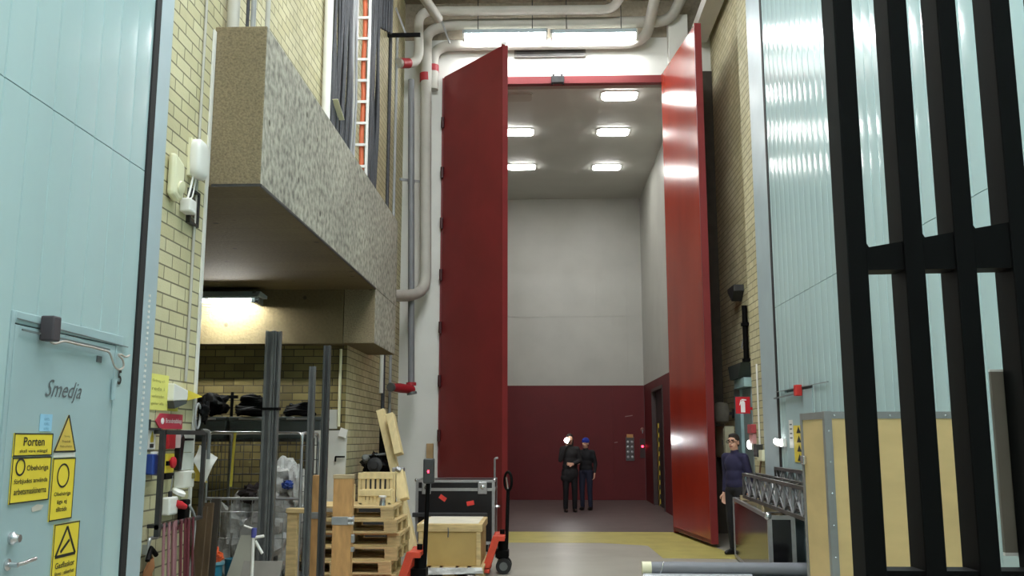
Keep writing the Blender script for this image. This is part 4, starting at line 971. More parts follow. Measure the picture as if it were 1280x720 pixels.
t = thing('timber_post', 'broad orange tan timber post with a shiny metal band', 'post', (a.x + 0.085, 8.2, 0))
obj('post', [bx(a.x, a.x + 0.165, 8.15, 8.25, 0, a.z)], WOODO, t, bevel=0.006)
bz = at(425, 651, 8.15).z
obj('band', [bx(a.x - 0.006, a.x + 0.171, 8.142, 8.258, bz - 0.035, bz + 0.035)], STEEL, t, bevel=0.004)
obj('buckle', [cyl((a.x + 0.14, 8.135, bz + 0.02), (a.x + 0.19, 8.135, bz + 0.02), 0.016, 10), cyl((a.x + 0.14, 8.135, bz - 0.02), (a.x + 0.19, 8.135, bz - 0.02), 0.016, 10)], CHROME, t, smooth=True)
obj('end_cap', [bx(a.x - 0.004, a.x + 0.169, 8.146, 8.254, a.z - 0.03, a.z + 0.004)], WOODG, t, bevel=0.004)
lz = at(440, 668, 8.15).z
obj('fitting', [box((a.x + 0.175, 8.18, bz - 0.15), (0.03, 0.05, 0.07)), box((a.x + 0.175, 8.18, bz - 0.24), (0.03, 0.05, 0.04))], STEEL, t, bevel=0.006)
a = at(392, 594, 8.75)
t = thing('timber_post', 'slim tan timber post between the two right steel uprights', 'post', (a.x + 0.06, 8.75, 0))
obj('post', [bx(a.x, a.x + 0.11, 8.7, 8.8, 0, a.z)], WOODO, t, bevel=0.005)
obj('band', [bx(a.x - 0.005, a.x + 0.115, 8.694, 8.806, bz - 0.03, bz + 0.03)], STEEL, t, bevel=0.003)

# ---- roll cage with plastic film
CX_0, CX_1, CY_0, CY_1 = -3.4, -2.44, 9.5, 10.2
t = thing('roll_cage', 'bright wire roll cage filled with plastic film', 'roll cage', (-2.92, 9.85, 0))
obj('base', [bx(CX_0, CX_1, CY_0, CY_1, 0.16, 0.2)], GSTEEL, t, bevel=0.006)
for x in (CX_0 + 0.08, CX_1 - 0.08):
    for y in (CY_0 + 0.08, CY_1 - 0.08):
        cs = obj('caster', [cyl((x - 0.016, y, 0.055), (x + 0.016, y, 0.055), 0.055, 16)], RUBBER, t, smooth=True)
        obj('fork', [bx(x - 0.026, x - 0.019, y - 0.025, y + 0.025, 0.05, 0.16), bx(x + 0.019, x + 0.026, y - 0.025, y + 0.025, 0.05, 0.16)], STEEL, cs)
ct = 1.655
def wires(p00, p10, zlo, zhi, nv, nh):
    p00, p10 = V(p00), V(p10); parts = []
    for i in range(nv):
        p = p00 + (p10 - p00) * ((i + 0.5) / nv); parts.append(tube([(p.x, p.y, zlo), (p.x, p.y, zhi)], 0.004, 5))
    for i in range(nh):
        z = zlo + (zhi - zlo) * (i + 0.5) / nh; parts.append(tube([(p00.x, p00.y, z), (p10.x, p10.y, z)], 0.004, 5))
    return parts
for nm, q0, q1, nv, nh in (('left_side', (CX_0, CY_0), (CX_0, CY_1), 6, 9), ('right_side', (CX_1, CY_0), (CX_1, CY_1), 6, 9), ('rear_panel', (CX_0, CY_1), (CX_1, CY_1), 10, 9)):
    s = obj('side_frame' if nm != 'rear_panel' else 'rear_frame', tube(bend([(q0[0], q0[1], 0.2), (q0[0], q0[1], ct), (q1[0], q1[1], ct), (q1[0], q1[1], 0.2)], 0.09), 0.014, 10), STEEL, t, smooth=True)
    obj('wire_mesh', wires(q0 + (0,), q1 + (0,), 0.22, ct - 0.05, nv, nh), DSTEEL, s, smooth=True)
obj('front_rail', tube(bend([(CX_0, CY_0, ct - 0.12), (CX_0, CY_0, ct), (CX_1, CY_0, ct), (CX_1, CY_0, ct - 0.12)], 0.07), 0.015, 10), CHROME, t, smooth=True)
obj('front_gate', [tube([(CX_0, CY_0, 1.0), (CX_1, CY_0, 1.0)], 0.015, 10)] + wires((CX_0, CY_0, 0), (CX_1, CY_0, 0), 0.22, 1.0, 9, 3), STEEL, t, smooth=True)
sx = at(293, 560, CY_0 - 0.02)
obj('strap', [bar((sx.x, CY_0 - 0.02, ct), (sx.x - 0.02, CY_0 - 0.02, 1.12), 0.006, 0.025)], mat('yellow_webbing', (206, 190, 70), 0.6), t)
tag(obj('film_bundle', blob((-2.76, 9.86, 0.70), (0.30, 0.3, 0.44), 2, 0.4, 1.9, 36, 24), WRAPG, smooth=True), 'big grey bundle of crumpled plastic film low in the roll cage', 'plastic film')
tag(obj('film_bundle', blob((-2.73, 9.84, 1.16), (0.19, 0.2, 0.2), 9, 0.45, 1.7, 32, 20), WRAP, smooth=True), 'bright white crumpled film on top of the grey bundle in the cage', 'plastic film')
tag(obj('film_bundle', blob((-3.18, 9.86, 0.60), (0.17, 0.26, 0.38), 5, 0.4, 1.9, 32, 20), WRAPG, smooth=True), 'smaller grey film bundle in the left end of the roll cage', 'plastic film')
tag(obj('film_bundle', blob((-2.53, 9.7, 1.12), (0.09, 0.12, 0.2), 15, 0.4, 1.8, 28, 18), WRAP, smooth=True), 'white and blue striped film sack at the right end of the roll cage', 'plastic film')
tag(obj('rag', blob((-3.0, 9.78, 1.03), (0.14, 0.12, 0.09), 12, 0.6, 3, 24, 16), mat('dark_rag', (54, 46, 46), 0.9, 0, 0.3), smooth=True), 'dark crumpled rag left of the white film in the cage', 'rag')
c = at(360, 606, 9.58)
tag(obj('rag', blob(tuple(c), (0.06, 0.05, 0.04), 21, 0.5, 3, 20, 14), BLUE, smooth=True), 'small blue rag on the film at the right of the cage', 'rag')

# ---- things on the floor left of the cage
def leanb(label, px, w, y, zt_, lean, m, cat='board', tilt=0.0, th=0.02, name='board'):
    x = at(px, 700, y).x
    return tag(obj(name, [bar((x, y, 0.0), (x + tilt, y + lean, zt_), th, w, (0, 0, 1)) if False else prism([(-w / 2, 0), (w / 2, 0), (w / 2 + tilt, 1), (-w / 2 + tilt, 1)], (x, y, 0.0), X, V((0, lean, zt_)), -th)], m, bevel=0.002), label, cat)
leanb('pale grey green board leaning in front of the roll cage, left one', 276, 0.17, 8.2, 0.74, 0.35, GBOARD, tilt=0.14)
leanb('broad mid grey board leaning behind the pale one before the cage', 295, 0.30, 8.4, 0.82, 0.3, mat('mid_grey_board', (120, 120, 114), 0.6), tilt=0.1)
leanb('lowest grey board leaning in front, right of the bucket', 312, 0.34, 8.0, 0.56, 0.2, mat('warm_grey_board', (128, 124, 116), 0.6), tilt=0.06)
t = thing('white_stand', 'small white tubular stand with blue joint before the boards', 'stand', tuple(atz(316, 720, 0.4)))
yy = 7.75; q = lambda px, py: at(px, py, yy)
f0 = at(314, 740, yy); f0.z = 0
zz = q(317, 668)
obj('upright', tube([(f0.x, yy, 0.0), (zz.x, yy, zz.z)], 0.013, 10), WHITEP, t, smooth=True)
obj('joint', [cyl(q(317, 672), q(318, 660), 0.022, 12)], mat('violet_blue_joint', (70, 74, 140), 0.5), t, smooth=True)
obj('arm', [tube([q(317, 672), q(330, 670)], 0.012, 10), tube([q(319, 676), q(328, 692)], 0.012, 10), tube([q(305, 657), q(316, 661)], 0.008, 8)], WHITEP, t, smooth=True)
c = at(265, 703, 8.62)
t = thing('bucket', 'turquoise plastic bucket behind the pale leaning board', 'bucket', (c.x, 8.62, 0))
obj('shell', lathe((c.x, 8.62, 0), [(0.075, 0), (0.095, c.z * 0.95), (0.105, c.z * 0.95), (0.105, c.z), (0.09, c.z), (0.08, c.z - 0.03)], 24), CYAN, t, smooth=True)
obj('rim', lathe((c.x, 8.62, c.z - 0.02), [(0.10, 0), (0.112, 0.005), (0.112, 0.025), (0.092, 0.028)], 24), mat('pale_turquoise', (120, 176, 190), 0.4), t, smooth=True)
tag(obj('orange_bag', blob((c.x + 0.01, 8.62, c.z + 0.055), (0.08, 0.08, 0.075), 6, 0.5, 2.5, 24, 16), ORANGEP, smooth=True), 'orange crumpled bag stuffed in the turquoise bucket', 'bag')
t = thing('bucket', 'small dark turquoise tub behind the low grey board', 'tub', (at(294, 712, 8.85).x, 8.85, 0))
obj('shell', lathe((t.location.x, 8.85, 0), [(0.08, 0), (0.10, 0.5), (0.095, 0.5), (0.08, 0.46)], 20), mat('deep_turquoise', (30, 96, 116), 0.4), t, smooth=True)
for lab, px, w, y, zt_ in (('dark brown plank standing by the pier corner, left one', 242, 0.085, 7.45, 1.06), ('dark brown plank standing by the pier corner, middle one', 251, 0.075, 7.6, 1.08), ('blackish plank standing by the pier corner next to the cage', 260, 0.07, 7.8, 1.1)):
    leanb(lab, px, w, y, zt_, 0.12, WOODD if 'black' not in lab else mat('black_brown_board', (50, 44, 36), 0.7), 'plank', 0.0, 0.03, 'plank')
# alcove: stacked dark boxes and lumps
bw, bd, bh = 0.565, 0.42, 0.27
zs = 1.595
t = thing('shelf_rack', 'dark steel shelf rack along the alcove bricks carrying dark crates', 'shelf', (-3.6, 11.65, 0))
obj('shelf', [bx(-4.5, -2.68, 11.42, 11.9, zs - 0.035, zs)], DSTEEL, t)
for x in (-4.48, -2.70):
    for y in (11.44, 11.88): obj('leg', [bx(x - 0.02, x + 0.02, y - 0.02, y + 0.02, 0, zs - 0.035)], DSTEEL, t)
obj('lower_rail', [bx(-4.48, -2.70, 11.86, 11.9, 0.4, 0.44)], DSTEEL, t)
b0 = None
for xc, lab in ((-4.16, 'dark grey lidded crate at the left end of the alcove shelf'), (-3.575, 'dark grey lidded crate with pale handle in the middle of the alcove shelf'), (-2.985, 'dark grey lidded crate at the shelf end nearest the white board')):
    if b0 is None:
        b0 = thing('storage_crate', lab, 'crate', (xc, 11.65, zs), 0, 'dark storage crates in the alcove')
        kk = dict(parent=b0, local=True)
        obj('body', [prism([(-bw / 2 + 0.03, 0), (bw / 2 - 0.03, 0), (bw / 2 - 0.005, bh - 0.05), (-bw / 2 + 0.005, bh - 0.05)], (0, -bd / 2, 0), X, Z, -bd)], GREYP, bevel=0.01, **kk)
        obj('lid', [bx(-bw / 2, bw / 2, -bd / 2 - 0.01, bd / 2 + 0.01, bh - 0.05, bh)], GREYP, bevel=0.012, **kk)
        obj('handle', [bx(-0.15, 0.15, -bd / 2 - 0.03, -bd / 2 - 0.012, bh - 0.04, bh - 0.02)], ALU, bevel=0.004, **kk)
    else: dup(b0, (xc, 11.65, zs), 0, lab)
ztop = zs + bh
def coil(label, x, R, turns, seed):
    rnd = random.Random(seed); pts = []
    for k in range(20 * turns + 1):
        a = 2 * PI * k / 20; q = R * (1 + 0.12 * math.sin(k * 0.37 + seed)) - 0.02 * (k // 40)
        pts.append((x + q * math.cos(a), 11.6 + q * 0.8 * math.sin(a), ztop + 0.022 + 0.026 * k / 20 + 0.012 * math.sin(k * 0.9 + seed)))
    return tag(obj('cable_coil', tube(pts, 0.022, 7), BLACK, smooth=True), label, 'cable coil')
coil('tall black cable coil heaped on the middle crate column in the alcove', -3.62, 0.19, 9, 1)
coil('low black cable coil heaped on the right crate column in the alcove', -3.02, 0.17, 5, 2)
tag(obj('tool_bag', blob((-4.12, 11.6, ztop + 0.15), (0.2, 0.15, 0.13), 31, 0.45, 2, 24, 16, 0.9), BLACK, smooth=True), 'black lumpy tool bag on the left crate column in the alcove', 'bag')
for i, (px, py, lab) in enumerate(((264, 492, 'black clamp stem standing behind the tool bag, left one'), (289, 490, 'black clamp stem standing behind the cable coil, right one'))):
    a = at(px, py, 11.7)
    t = thing('bar_clamp', lab, 'clamp', (a.x, 11.75, ztop), 0, 'clamps on the alcove crates')
    obj('stem', [cyl((a.x, 11.75, ztop - 0.004), (a.x, 11.75, a.z), 0.02, 10)], BLACK, t)
    obj('jaw', [bx(a.x - 0.09, a.x + 0.07, 11.73, 11.77, a.z - 0.08, a.z - 0.04)], BLACK, t)
# small pink note on back brick
c = at(375, 469, 12.08)
tag(obj('paper_slip', [box((c.x, 12.092, c.z), (0.055, 0.006, 0.13))], mat('salmon_paper', (214, 130, 106), 0.6)), 'small salmon slip stuck on the alcove bricks', 'note')
# white boards by the brick corner
a0, a1 = at(393, 538, 11.3), at(434, 538, 11.3)
t = thing('white_board', 'dirty white board leaning at the end of the alcove bricks', 'board', ((a0.x + a1.x) / 2, 11.23, 0))
obj('sheet', prism([(a0.x, 0), (a1.x - 0.02, 0), (a1.x, 1.0), (a0.x, 1.0)], (0, 11.225, 0.0), X, V((0, 0.075, a0.z)), -0.02), WHITEB, t)
obj('bracket', [bar(at(419, 571, 11.25), at(431, 571, 11.25), 0.02, 0.02), bar(at(419.5, 571, 11.25), at(419, 577, 11.25), 0.02, 0.02)], BLACK, t)
a = at(402, 512, 12.06); b = at(421, 536, 12.06)
tag(obj('notice_board', [bx(a.x, b.x, 12.05, 12.078, b.z, a.z)], WHITEB), 'small white panel fixed to the bricks over the dirty white board', 'panel')
a = at(429, 541, 11.27)
tag(obj('paper_pad', [box((a.x, 11.27, a.z), (0.09, 0.03, 0.1), Matrix.Rotation(0.3, 3, 'Y'))], WHITEP), 'small tilted white pad on the corner of the white board', 'pad')

# ================================================================== FLIGHT CASE, CRATE, PALLET TRUCKS
def edges(x0, x1, y0, y1, z0, z1, s, th=0.004):
    """aluminium angle strips on all twelve edges"""
    o = []; e = th
    e0 = th
    for y in (y0, y1):
        for z in (z0, z1): o.append(bx(x0 - e, x1 + e, y - e if y == y0 else y - s, y + s if y == y0 else y + e, z - e if z == z0 else z - s, z + s if z == z0 else z + e))
    e = e0 * 1.25
    for x in (x0, x1):
        e = e0 * 1.25
        for z in (z0, z1): o.append(bx(x - e if x == x0 else x - s, x + s if x == x0 else x + e, y0 - e, y1 + e, z - e if z == z0 else z - s, z + s if z == z0 else z + e))
        for y in (y0, y1):
            e = e0 * 1.5
            o.append(bx(x - e if x == x0 else x - s, x + s if x == x0 else x + e, y - e if y == y0 else y - s, y + s if y == y0 else y + e, z0 - e, z1 + e))
    return o
fx0, fx1 = at(520, 620, 13.6).x, at(618, 620, 13.6).x
fzt = at(560, 600, 13.6).z
t = thing('flight_case', 'black flight case with aluminium edges before the left red door leaf', 'flight case', ((fx0 + fx1) / 2, 13.9, 0))
obj('body', [bx(fx0, fx1, 13.6, 14.3, 0.12, fzt)], BLACKP, t)
obj('edge_trim', edges(fx0, fx1, 13.6, 14.3, 0.12, fzt, 0.035), ALU, t)
zl_ = at(560, 611, 13.6).z
obj('lid_rail', [bx(fx0, fx1, 13.59, 13.6, zl_ - 0.03, zl_ + 0.012), bx(fx1, fx1 + 0.01, 13.6, 14.3, zl_ - 0.03, zl_ + 0.012)], ALU, t)
rz_ = at(560, 644, 13.5).z
obj('bumper_rail', [bx(fx0 - 0.04, fx1 - 0.1, 13.52, 13.595, rz_ - 0.03, rz_ + 0.03)], DSTEEL, t, bevel=0.008)
for px in (533, 603):
    c = at(px, 610, 13.58)
    l = obj('latch', [box((c.x, 13.585, c.z), (0.13, 0.025, 0.17))], ALU, t, bevel=0.008)
    obj('knob', [lathe((c.x, 13.572, c.z + 0.01), [(0.03, 0), (0.03, 0.012), (0.015, 0.02)], 14, (0, -1, 0)), box((c.x, 13.57, c.z + 0.01), (0.012, 0.025, 0.05))], CHROME, l, smooth=True)
for x in (fx0, fx1):
    for z in (0.12, fzt):
        obj('ball_corner', [ell((x, 13.6, z), (0.024, 0.02, 0.024), 12, 8)], CHROME, t, smooth=True)
for x in (fx0 + 0.12, fx1 - 0.12):
    for y in (13.72, 14.18):
        cs = obj('caster', [cyl((x - 0.02, y, 0.05), (x + 0.02, y, 0.05), 0.05, 16)], RUBBER, t, smooth=True)
        obj('fork', [bx(x - 0.032, x + 0.032, y - 0.03, y + 0.03, 0.1, 0.12), bx(x - 0.032, x - 0.024, y - 0.02, y + 0.02, 0.04, 0.1), bx(x + 0.024, x + 0.032, y - 0.02, y + 0.02, 0.04, 0.1)], STEEL, cs)
obj('side_handle', tube(bend([(fx1 + 0.005, 13.85, 0.62), (fx1 + 0.06, 13.85, 0.62), (fx1 + 0.06, 14.02, 0.62), (fx1 + 0.005, 14.02, 0.62)], 0.03), 0.012, 8), CHROME, t, smooth=True)
for px, py, an, lab in ((553.5, 622.5, -0.6, 'red sticker on the black flight case, left and tilted down'), (588, 629, 0.2, 'red sticker on the black flight case, right one')):
    c = at(px, py, 13.598)
    tag(obj('sticker', [box((c.x, 13.597, c.z), (0.105, 0.003, 0.062), Matrix.Rotation(-an, 3, 'Y'))], mat('fluorescent_red_sticker', (226, 66, 56), 0.5)), lab, 'sticker', 'red stickers on the flight case')
c = at(618.5, 573, 14.4)
t = thing('steel_rod', 'thin pale rod with hooked tip standing behind the flight case', 'rod', (c.x, 14.38, 0))
obj('rod', tube(bend([(c.x, 14.38, 0), (c.x, 14.38, c.z), (c.x + 0.05, 14.38, c.z + 0.01)], 0.02), 0.016, 8), STEEL, t, smooth=True)
# plywood box on a pallet
ppx0 = at(519, 700, 11.1).x; ppx1 = ppx0 + 0.8
pb = pallet('single pallet on the floor under the plywood box', ppx1, 11.0, 0.0, 1.2, 0.8, PI / 2, WOOD)
bx0, bx1, bz1 = ppx0 + 0.015, ppx1 - 0.02, at(560, 655, 11.08).z
t = thing('plywood_box', 'low tan plywood box with rope handle on the single pallet', 'box', ((bx0 + bx1) / 2, 11.6, 0.145))
obj('body', [bx(bx0 + 0.02, bx1 - 0.02, 11.1, 12.1, 0.145, bz1 - 0.09)], PLYD, t, bevel=0.004)
obj('lid', [bx(bx0, bx1, 11.08, 12.12, bz1 - 0.09, bz1)], WOOD, t, bevel=0.008)
obj('lid_panel', [bx(bx0 + 0.05, bx1 - 0.05, 11.13, 12.07, bz1, bz1 + 0.006)], mat('pale_lid_sheet', (226, 220, 200), 0.5), t)
for x in (bx0 + 0.02, bx1 - 0.07): obj('corner_batten', [bx(x, x + 0.05, 11.085, 11.1, 0.145, bz1 - 0.09)], WOOD, t)
obj('tape', [bx(bx0 + 0.09, bx0 + 0.125, 11.094, 11.0995, 0.16, bz1 - 0.1)], WHITEP, t)
c = at(560, 665, 11.08)
obj('hasp', [tube([(c.x, 11.085, c.z + 0.05), (c.x + 0.004, 11.08, c.z), (c.x, 11.085, c.z - 0.06)], 0.007, 8)], GSTEEL, t)
for i, (px, py, lab, r, sd) in enumerate(((560, 712, 'crumpled clear film on the floor before the pallet, smaller heap nearer the pallet truck', (0.15, 0.08, 0.03), 41), (596, 712, 'crumpled clear film on the floor before the pallet, larger heap at its free corner', (0.18, 0.09, 0.04), 43))):
    c = atz(px, py + 6, 0.02)
    tag(obj('film_scrap', blob((c.x, min(c.y, 10.86), 0.02), r, sd, 0.6, 3, 28, 14, 0.5), WRAP, smooth=True), lab, 'plastic film')
tag(obj('film_wrap', quad([(bx0 + 0.05, 10.975, 0.14), (bx1, 10.975, 0.145), (bx1 + 0.02, 10.965, 0.08), (bx0 + 0.1, 10.965, 0.06)], 14, 0.008, 9), WRAP, smooth=True), 'strip of clear film hanging on the front of the single pallet', 'plastic film')

def pallet_truck(label, loc, rotz, hz, electric):
    """local: forks towards -y, handle end at +y, origin below the pump"""
    t = thing('pallet_truck', label, 'pallet truck', loc, rotz); k = dict(parent=t, local=True)
    for s in (-1, 1):
        f = obj('fork', [bx(s * 0.19 - 0.075, s * 0.19 + 0.075, -1.02, -0.16, 0.075, 0.095), bx(s * 0.19 - 0.075, s * 0.19 - 0.067, -0.97, -0.16, 0.035, 0.075), bx(s * 0.19 + 0.067, s * 0.19 + 0.075, -0.97, -0.16, 0.035, 0.075)], ORANGE, bevel=0.003, **k)
        obj('roller', [cyl((s * 0.19 - 0.05, -0.80, 0.036), (s * 0.19 + 0.05, -0.80, 0.036), 0.036, 14)], RUBBER, parent=f, local=True, smooth=True)
        obj('side_plate', [prism([(-0.25, 0.07), (-0.16, 0.07), (-0.05, 0.40), (0.02, 0.40), (0.02, 0.46), (-0.12, 0.46)], (s * 0.235 - 0.03, 0, 0), Yv, Z, 0.06)], ORANGE, bevel=0.005, **k)
    obj('bridge', [bx(-0.2, 0.2, -0.11, 0.02, 0.41, 0.455), bx(-0.2, 0.2, -0.2, -0.16, 0.08, 0.14)], ORANGE, bevel=0.005, **k)
    obj('pump', [lathe((0, -0.02, 0.17), [(0.07, 0), (0.07, 0.1), (0.055, 0.12), (0.055, 0.22), (0.03, 0.24), (0.03, 0.34)], 18), bx(-0.1, 0.1, -0.1, 0.06, 0.19, 0.27)], BLACK, smooth=True, **k)
    for s in (-1, 1):
        w = obj('steer_wheel', [cyl((s * 0.07, 0.0, 0.092), (s * 0.13, 0.0, 0.092), 0.092, 22)], RUBBER, smooth=True, **k)
        obj('rim', [cyl((s * 0.065, 0.0, 0.092), (s * 0.135, 0.0, 0.092), 0.05, 16)], GSTEEL, parent=w, local=True, smooth=True)
    if electric:
        obj('handle', [tube([(0, 0.03, 0.28), (0, 0.06, hz - 0.2)], 0.024, 12)], BLACK, smooth=True, **k)
        h = obj('handle_head', [bx(-0.06, 0.06, 0.01, 0.12, hz - 0.26, hz)], mat('grey_black_head', (58, 60, 60), 0.5), bevel=0.015, **k)
        obj('red_light', [box((0.061, 0.065, hz - 0.135), (0.006, 0.016, 0.028))], LED, parent=h, local=True)
    else:
        obj('handle', [tube([(0, 0.03, 0.28), (0, 0.05, hz - 0.2)], 0.022, 12)], BLACK, smooth=True, **k)
        obj('handle_loop', tube([(0.035 * math.cos(a), 0.05 + 0.045 * math.cos(a), hz - 0.11 + 0.11 * math.sin(a)) for a in [2 * PI * j / 24 for j in range(24)]], 0.017, 10, closed=True), BLACK, smooth=True, **k)
        obj('lever', [tube([(0.02, 0.05, hz - 0.2), (0.05, 0.03, hz - 0.06)], 0.009, 8)], CHROME, smooth=True, **k)
    return t
c = at(538, 640, 10.0)
pallet_truck('orange pallet truck with a red light on its tall handle head, beside the pallet stack', (c.x - 0.085, 9.99, 0), -PI / 2, at(538, 573, 10.0).z, True)
pallet_truck('orange pallet truck with black loop handle, its forks in the single pallet', (at(632, 660, 11.6).x - 0.02, 11.6, 0), -PI / 2, at(636, 590, 11.6).z, False)
# tan block fixed to the pillar
c = at(537.5, 566, 16.45)
tag(obj('tan_box', [box((c.x, 16.44, c.z - 0.02), (0.12, 0.1, 0.36))], mat('tan_card', (170, 142, 100), 0.7), bevel=0.008), 'small tan box fixed to the white pillar above the pallet truck handle', 'box')
# ================================================================== LIFT CAR FITTINGS
bwY = CY1 + 0.0
def onb(px, py): return at(px, py, bwY)
a, b = onb(782, 546), onb(793, 576)
t = thing('control_panel', 'grey button panel with yellow lamp on the back wall of the lift', 'panel', ((a.x + b.x) / 2, bwY, b.z))
obj('plate', [bx(a.x, b.x, bwY - 0.02, bwY, b.z, a.z)], mat('dim_steel_plate', (96, 92, 92), 0.4, 0.4), t, bevel=0.004)
obj('indicator', [box(((a.x + b.x) / 2, bwY - 0.028, a.z + 0.02), (0.17, 0.02, 0.09))], mat('amber_lens', (200, 150, 90), 0.4), t, bevel=0.006)
for i in range(4):
    for s in (-1, 1):
        obj('button', [lathe(((a.x + b.x) / 2 + s * 0.055, bwY - 0.02, b.z + 0.1 + 0.13 * i), [(0.034, 0), (0.034, 0.01), (0.024, 0.014)], 12, (0, -1, 0))], ALU, t, smooth=True)
c = onb(803, 558)
t = thing('call_box', 'small dark panel with a red light beside the lift button panel', 'panel', (c.x, bwY, c.z - 0.2))
obj('plate', [box((c.x, bwY - 0.01, c.z - 0.05), (0.13, 0.02, 0.5))], mat('dark_plate', (60, 40, 40), 0.5), t)
obj('red_light', [lathe((c.x, bwY - 0.02, c.z), [(0.03, 0), (0.03, 0.012)], 12, (0, -1, 0))], LED, t)
c = onb(803, 537)
t = thing('key_switch', 'round key switch above the small dark lift panel', 'switch', (c.x, bwY, c.z - 0.05))
obj('plate', lathe((c.x, bwY, c.z), [(0.055, 0), (0.055, 0.012), (0.03, 0.02)], 16, (0, -1, 0)), mat('dull_brass', (130, 90, 80), 0.4, 0.5), t, smooth=True)
obj('key', [box((c.x, bwY - 0.025, c.z - 0.05), (0.02, 0.02, 0.1))], STEEL, t)
for i, (px, py, w, lab) in enumerate(((786, 520, 0.2, 'pale scrape on the red lift wall above the button panel'), (770, 553, 0.09, 'short pale scrape on the red lift wall left of the button panel'))):
    c = onb(px, py); tag(obj('scrape', [box((c.x, bwY + 0.0005, c.z), (w, 0.003, 0.02), Matrix.Rotation(-0.15, 3, 'Y'))], mat('scraped_paint', (150, 120, 118), 0.6)), lab, 'scratch')

# ================================================================== RIGHT SIDE
WR = XRF
# extinguisher sign
a, b = at(919, 496, 13.3), at(938, 517, 13.3)
t = thing('extinguisher_sign', 'red sign with white fire extinguisher symbol sticking out by the side door', 'sign', ((a.x + b.x) / 2, 13.3, b.z))
obj('plate', [bx(a.x, b.x, 13.295, 13.305, b.z, a.z)], SIGNRED, t)
cx_, cz_ = (a.x + b.x) / 2, (a.z + b.z) / 2
obj('symbol', [prism([(-0.03, -0.1), (0.03, -0.1), (0.03, 0.04), (0.015, 0.06), (-0.015, 0.06), (-0.03, 0.04)], (cx_, 13.294, cz_), X, Z, 0.002), prism([(-0.018, 0.065), (0.05, 0.065), (0.05, 0.08), (0.012, 0.085), (-0.018, 0.085)], (cx_, 13.294, cz_), X, Z, 0.002), prism([(-0.05, -0.0), (-0.038, -0.0), (-0.02, 0.07), (-0.03, 0.078)], (cx_, 13.294, cz_), X, Z, 0.002)], WINK, t)
obj('arm', [bx(b.x, WR, 13.296, 13.304, b.z + 0.05, b.z + 0.09), bx(WR - 0.01, WR, 13.26, 13.34, b.z + 0.03, b.z + 0.11)], SIGNRED, t)
# cream cabinet and grey drum
t = thing('wall_cabinet', 'cream wall cabinet behind the standing man', 'cabinet', (WR - 0.1, 16.0, 1.3))
obj('body', [bx(WR - 0.16, WR, 15.62, 16.4, 1.28, 1.8)], CREAMP, t, bevel=0.01)
obj('door', [bx(WR - 0.172, WR - 0.162, 15.65, 16.37, 1.31, 1.77)], CREAMP, t, bevel=0.004)
obj('latch', [bx(WR - 0.18, WR - 0.172, 15.72, 15.76, 1.5, 1.58)], GSTEEL, t)
t = thing('drum', 'dull grey round drum on a bracket above the cream cabinet', 'drum', (WR - 0.2, 15.6, 1.85))
obj('body', lathe((WR - 0.2, 15.6, 1.84), [(0.06, 0), (0.11, 0.04), (0.125, 0.12), (0.125, 0.25), (0.1, 0.33), (0.05, 0.35)], 22), mat('dull_grey_felt', (132, 128, 116), 0.9, 0, 0.25), t, smooth=True)
obj('bracket', [bx(WR - 0.09, WR, 15.59, 15.61, 1.98, 2.03), bx(WR - 0.02, WR, 15.54, 15.66, 1.93, 2.08)], DSTEEL, t)
# hood and dark pipe on the wall
a = atx(926, 368, WR)
t = thing('wall_hood', 'small dark hood jutting from the right brick wall', 'hood', tuple(a))
obj('cowl', [prism([(-0.25, 0.12), (0.25, 0.12), (0.25, 0.06), (-0.05, -0.12), (-0.25, 0.02)], (WR - 0.16, a.y, a.z), Yv, Z, 0.16)], DSTEEL, t, bevel=0.006)
a = atx(931, 382, WR - 0.04)
t = thing('downpipe', 'thin black pipe down the bricks above the extinguisher sign', 'pipe', (WR - 0.05, a.y, 2.5))
obj('tube', [cyl((WR - 0.05, a.y, 2.5), (WR - 0.05, a.y, a.z), 0.04, 12)], BLACK, t, smooth=True)
for z in (2.75, 3.3): obj('clip', [bx(WR - 0.1, WR, a.y - 0.06, a.y + 0.06, z, z + 0.05)], BLACK, t)
obj('wire', tube([(WR - 0.01, a.y + 0.25, 3.2), (WR - 0.05, a.y + 0.3, 3.0), (WR - 0.03, a.y + 0.05, 2.9)], 0.01, 6), LCABLE, t, smooth=True)
# conduit and fittings on the pier
def onr(px, py, d=0.0): return atx(px, py, XR - d)
a, b = onr(947, 455), onr(948, 575)
tag(obj('conduit', [cyl((XR - 0.015, a.y, b.z), (XR - 0.015, a.y, a.z), 0.012, 8)], WHITEP, smooth=True), 'thin white conduit down the brick pier by the teal gate post', 'conduit')
a = onr(943, 537)
t = thing('fire_box', 'faded red fire alarm box on the brick pier', 'box', (XR, a.y, a.z))
obj('body', [bx(XR - 0.07, XR, a.y - 0.12, a.y + 0.12, a.z - 0.05, a.z + 0.07)], mat('faded_red_box', (172, 66, 72), 0.5), t, bevel=0.008)
obj('panel', [bx(XR - 0.05, XR, a.y - 0.1, a.y + 0.12, a.z - 0.19, a.z - 0.055)], mat('pale_pink_panel', (206, 150, 150), 0.5), t, bevel=0.006)
a = onr(941, 555)
t = thing('wall_light', 'small glowing white lamp under the red box on the pier', 'lamp', (XR, a.y, a.z))
obj('base', [bx(XR - 0.03, XR, a.y - 0.06, a.y + 0.06, a.z - 0.08, a.z + 0.08)], WHITEP, t, bevel=0.006)
obj('glow_spot', [ell((XR - 0.05, a.y, a.z - 0.01), (0.03, 0.045, 0.06), 14, 10)], GLARE, t, smooth=True)
a = onr(951, 569)
t = thing('socket_box', 'cream and black socket box low on the pier by the teal post', 'box', (XR, a.y, a.z))
obj('body', [bx(XR - 0.08, XR, 12.12, 12.4, a.z - 0.07, a.z + 0.07)], CREAMP, t, bevel=0.008)
